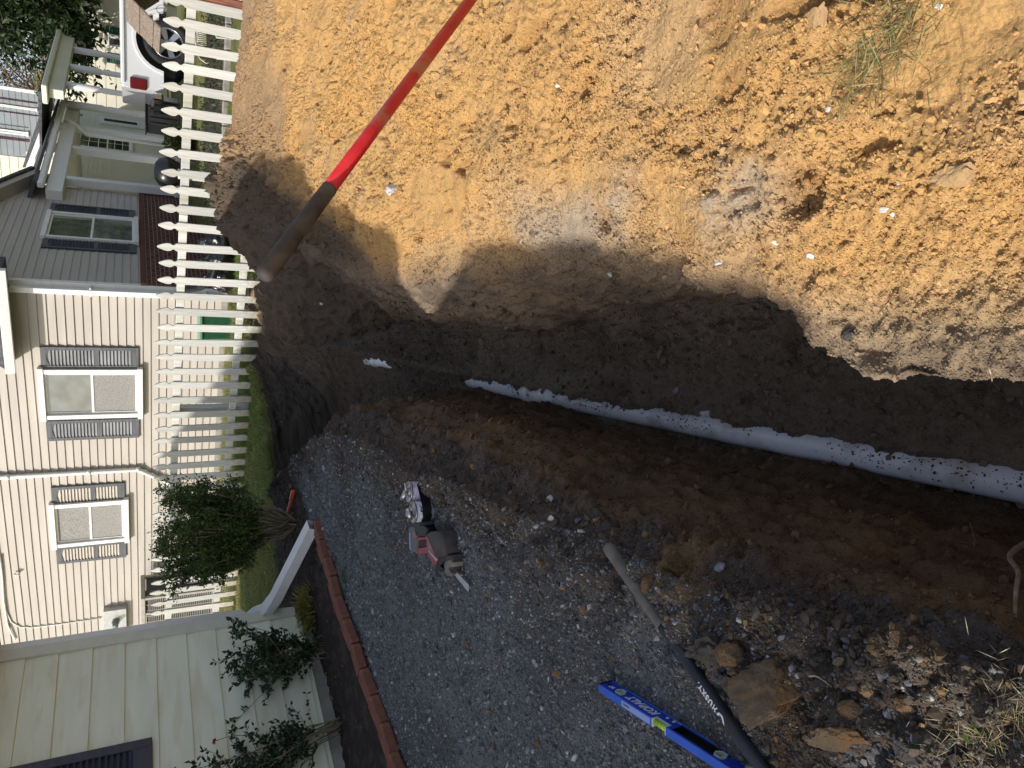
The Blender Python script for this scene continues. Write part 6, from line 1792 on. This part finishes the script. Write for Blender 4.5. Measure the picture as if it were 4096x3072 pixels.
# black trash bags on the lawn against the brick base
for i, (x_, y_, rad, lab) in enumerate(((775, 968, .27, 'black trash bag farthest along the brick base, seen between pickets'), (770, 1040, .26, 'shiny black trash bag in the middle of three by the brick wall'), (790, 1105, .22, 'black trash bag nearest the downspout corner'))):
    Yb = 12.3; w = atY(x_, y_, Yb); g = gz(np.array([w.x]), np.array([Yb]))[0]
    v, f = ICO_V.copy(), ICO_F.copy()
    for _ in range(4):
        e = {}; vs = list(map(tuple, v)); nf = []
        def mid(i_, j_):
            k_ = (min(i_, j_), max(i_, j_))
            if k_ not in e:
                m_2 = (np.array(vs[i_]) + np.array(vs[j_])) / 2; m_2 /= np.linalg.norm(m_2); vs.append(tuple(m_2)); e[k_] = len(vs) - 1
            return e[k_]
        for a_, b_, c2 in f:
            x1, x2, x3 = mid(a_, b_), mid(b_, c2), mid(c2, a_); nf += [(a_, x1, x3), (b_, x2, x1), (c2, x3, x2), (x1, x2, x3)]
        v, f = np.array(vs), np.array(nf)
    an_ = np.arctan2(v[:, 1], v[:, 0]); fold_ = .10 * np.abs(np.sin(an_ * 7 + 3 * fbm(v + i, 2., 2, 200 + i))) * (v[:, 2] > -.2) + .12 * fbm(v + i * 5, 2.4, 3, 201)
    v = v * (1 + fold_[:, None]); zz = v[:, 2].copy(); v[:, 2] = np.where(zz > .6, .6 + (zz - .6) * 1.6, zz); sq = np.where(zz > .55, .55, 1)[:, None]; v[:, :2] *= np.where(zz[:, None] > .75, .35, 1)
    v = v * rad; v[:, 2] += rad * .8
    o = np_mesh('trash_bag', v, f, M_bag, smooth=True, label=lab, cat='trash bag', group='black trash bags behind the fence'); o.location = (w.x, Yb, g)
# corrugated black drain hose from the downspout
q = [atY(715, 1165, 12.9), atY(800, 1150, 12.4), atY(850, 1110, 11.9), atY(868, 1050, 11.8)]
mb = MB(); o0 = q[0].copy(); L = []
for i in range(3):
    for t in np.linspace(0, 1, 16, endpoint=False): L.append(q[i].lerp(q[i + 1], t) - o0)
mb.tube(L, [.055 + .006 * (k % 2) for k in range(len(L))], 14); o = mb.build('drain_hose', M_bk, label='black corrugated drain hose running from the house corner downspout', cat='hose'); o.location = o0
# green plastic tub
Yg = 12.6; w = atY(832, 1312, Yg); gg = gz(np.array([w.x]), np.array([Yg]))[0]; hh = max(.25, w.z - gg + .1)
l, r = atY(840, 1362, Yg), atY(840, 1262, Yg)
GT_ = empty('storage_tub', (w.x, Yg, gg), 'green plastic storage tub behind the fence under the house siding', 'tub')
wd = (r.x - l.x) / 2; mb = MB(); mb.box((0, 0, hh / 2), (wd * 1.7, .36, hh), None, 0, 1.15); mb.build('body', flat('green plastic', (.03, .13, .06), rough=.4), GT_)
mb = MB(); mb.rbox((0, 0, hh + .02), (wd * 2.1, .46, .05), .012); mb.build('lid', flat('pale green lid', (.20, .42, .25), rough=.4), GT_)
# stone kerb; dark sheet paints bed soil and the shade behind the fence
kx = np.linspace(1.6, 7.2, 16); ky = 12.9 - .22 * (kx - 1.6)
mb = MB()
kz = gz(kx, ky)
for i in range(15):
    a = Vector((kx[i], ky[i], kz[i] + .02)); b = Vector((kx[i + 1], ky[i + 1], kz[i + 1] + .02)); d = b - a
    mb.rbox((a + b) / 2, (d.length * .97, .12, .12), .015, d.to_track_quat('X', 'Z').to_matrix())
mb.build('bed_kerb', M_bedst, label='low grey stone kerb of the dark planting bed behind the right half of the fence', cat='kerb')
U, V_ = np.meshgrid(np.linspace(0, 1, 40), np.linspace(0, 1, 14))
bx = 1.6 + 5.6 * U; by = 12.95 - .22 * (bx - 1.6) + 1.7 * V_
bz = gz(bx, by) + .02
bp2 = np.stack([bx, by, bz], 2).reshape(-1, 3); bp2[:, 2] += .02 * fbm(bp2, 6., 2, 222)
ix = np.arange(len(bp2)).reshape(bx.shape)
np_mesh('planting_soil_shade', bp2, np.stack([ix[:-1, :-1], ix[:-1, 1:], ix[1:, 1:], ix[1:, :-1]], 2).reshape(-1, 4), noise_mat('dark bed soil and shade', (.02, .018, .015), (.05, .042, .035), scale=20, rough=.95, bump=.02), kind='structure')
n = 900; uu = r9.random(n); bx = 1.7 + 5.4 * uu; by = 13.0 - .22 * (bx - 1.6) + 1.5 * r9.random(n)
leaves('ground_cover', np.stack([bx, by, gz(bx, by) + .02 + r9.uniform(0, .16, n)], 1), r9.normal(size=(n, 3)) + np.array([0, 0, .5]), .09, .03, greens(n, (.05, .07, .025), .4), kind='stuff', label='dark low plants in the shaded bed behind the fence', cat='plants')
# white plastic garden ornament piece low at the far right
w = atY(1010, 50, 9.2); g = gz(np.array([w.x]), np.array([9.2]))[0]
mb = MB(); mb.tube([(-.1, 0, .05), (0, 0, .08), (.12, 0, .06), (.2, 0, .1), (.3, 0, .09)], [.03, .016, .018, .04, .03], 8); mb.tube([(.12, .0, .06), (.16, .03, .16), (.22, .03, .18)], .012, 6)
o = mb.build('plastic_bone', M_bone, label='white plastic bone lying on the grass behind the last pickets at the right', cat='bone'); o.location = (w.x, 9.2, g)
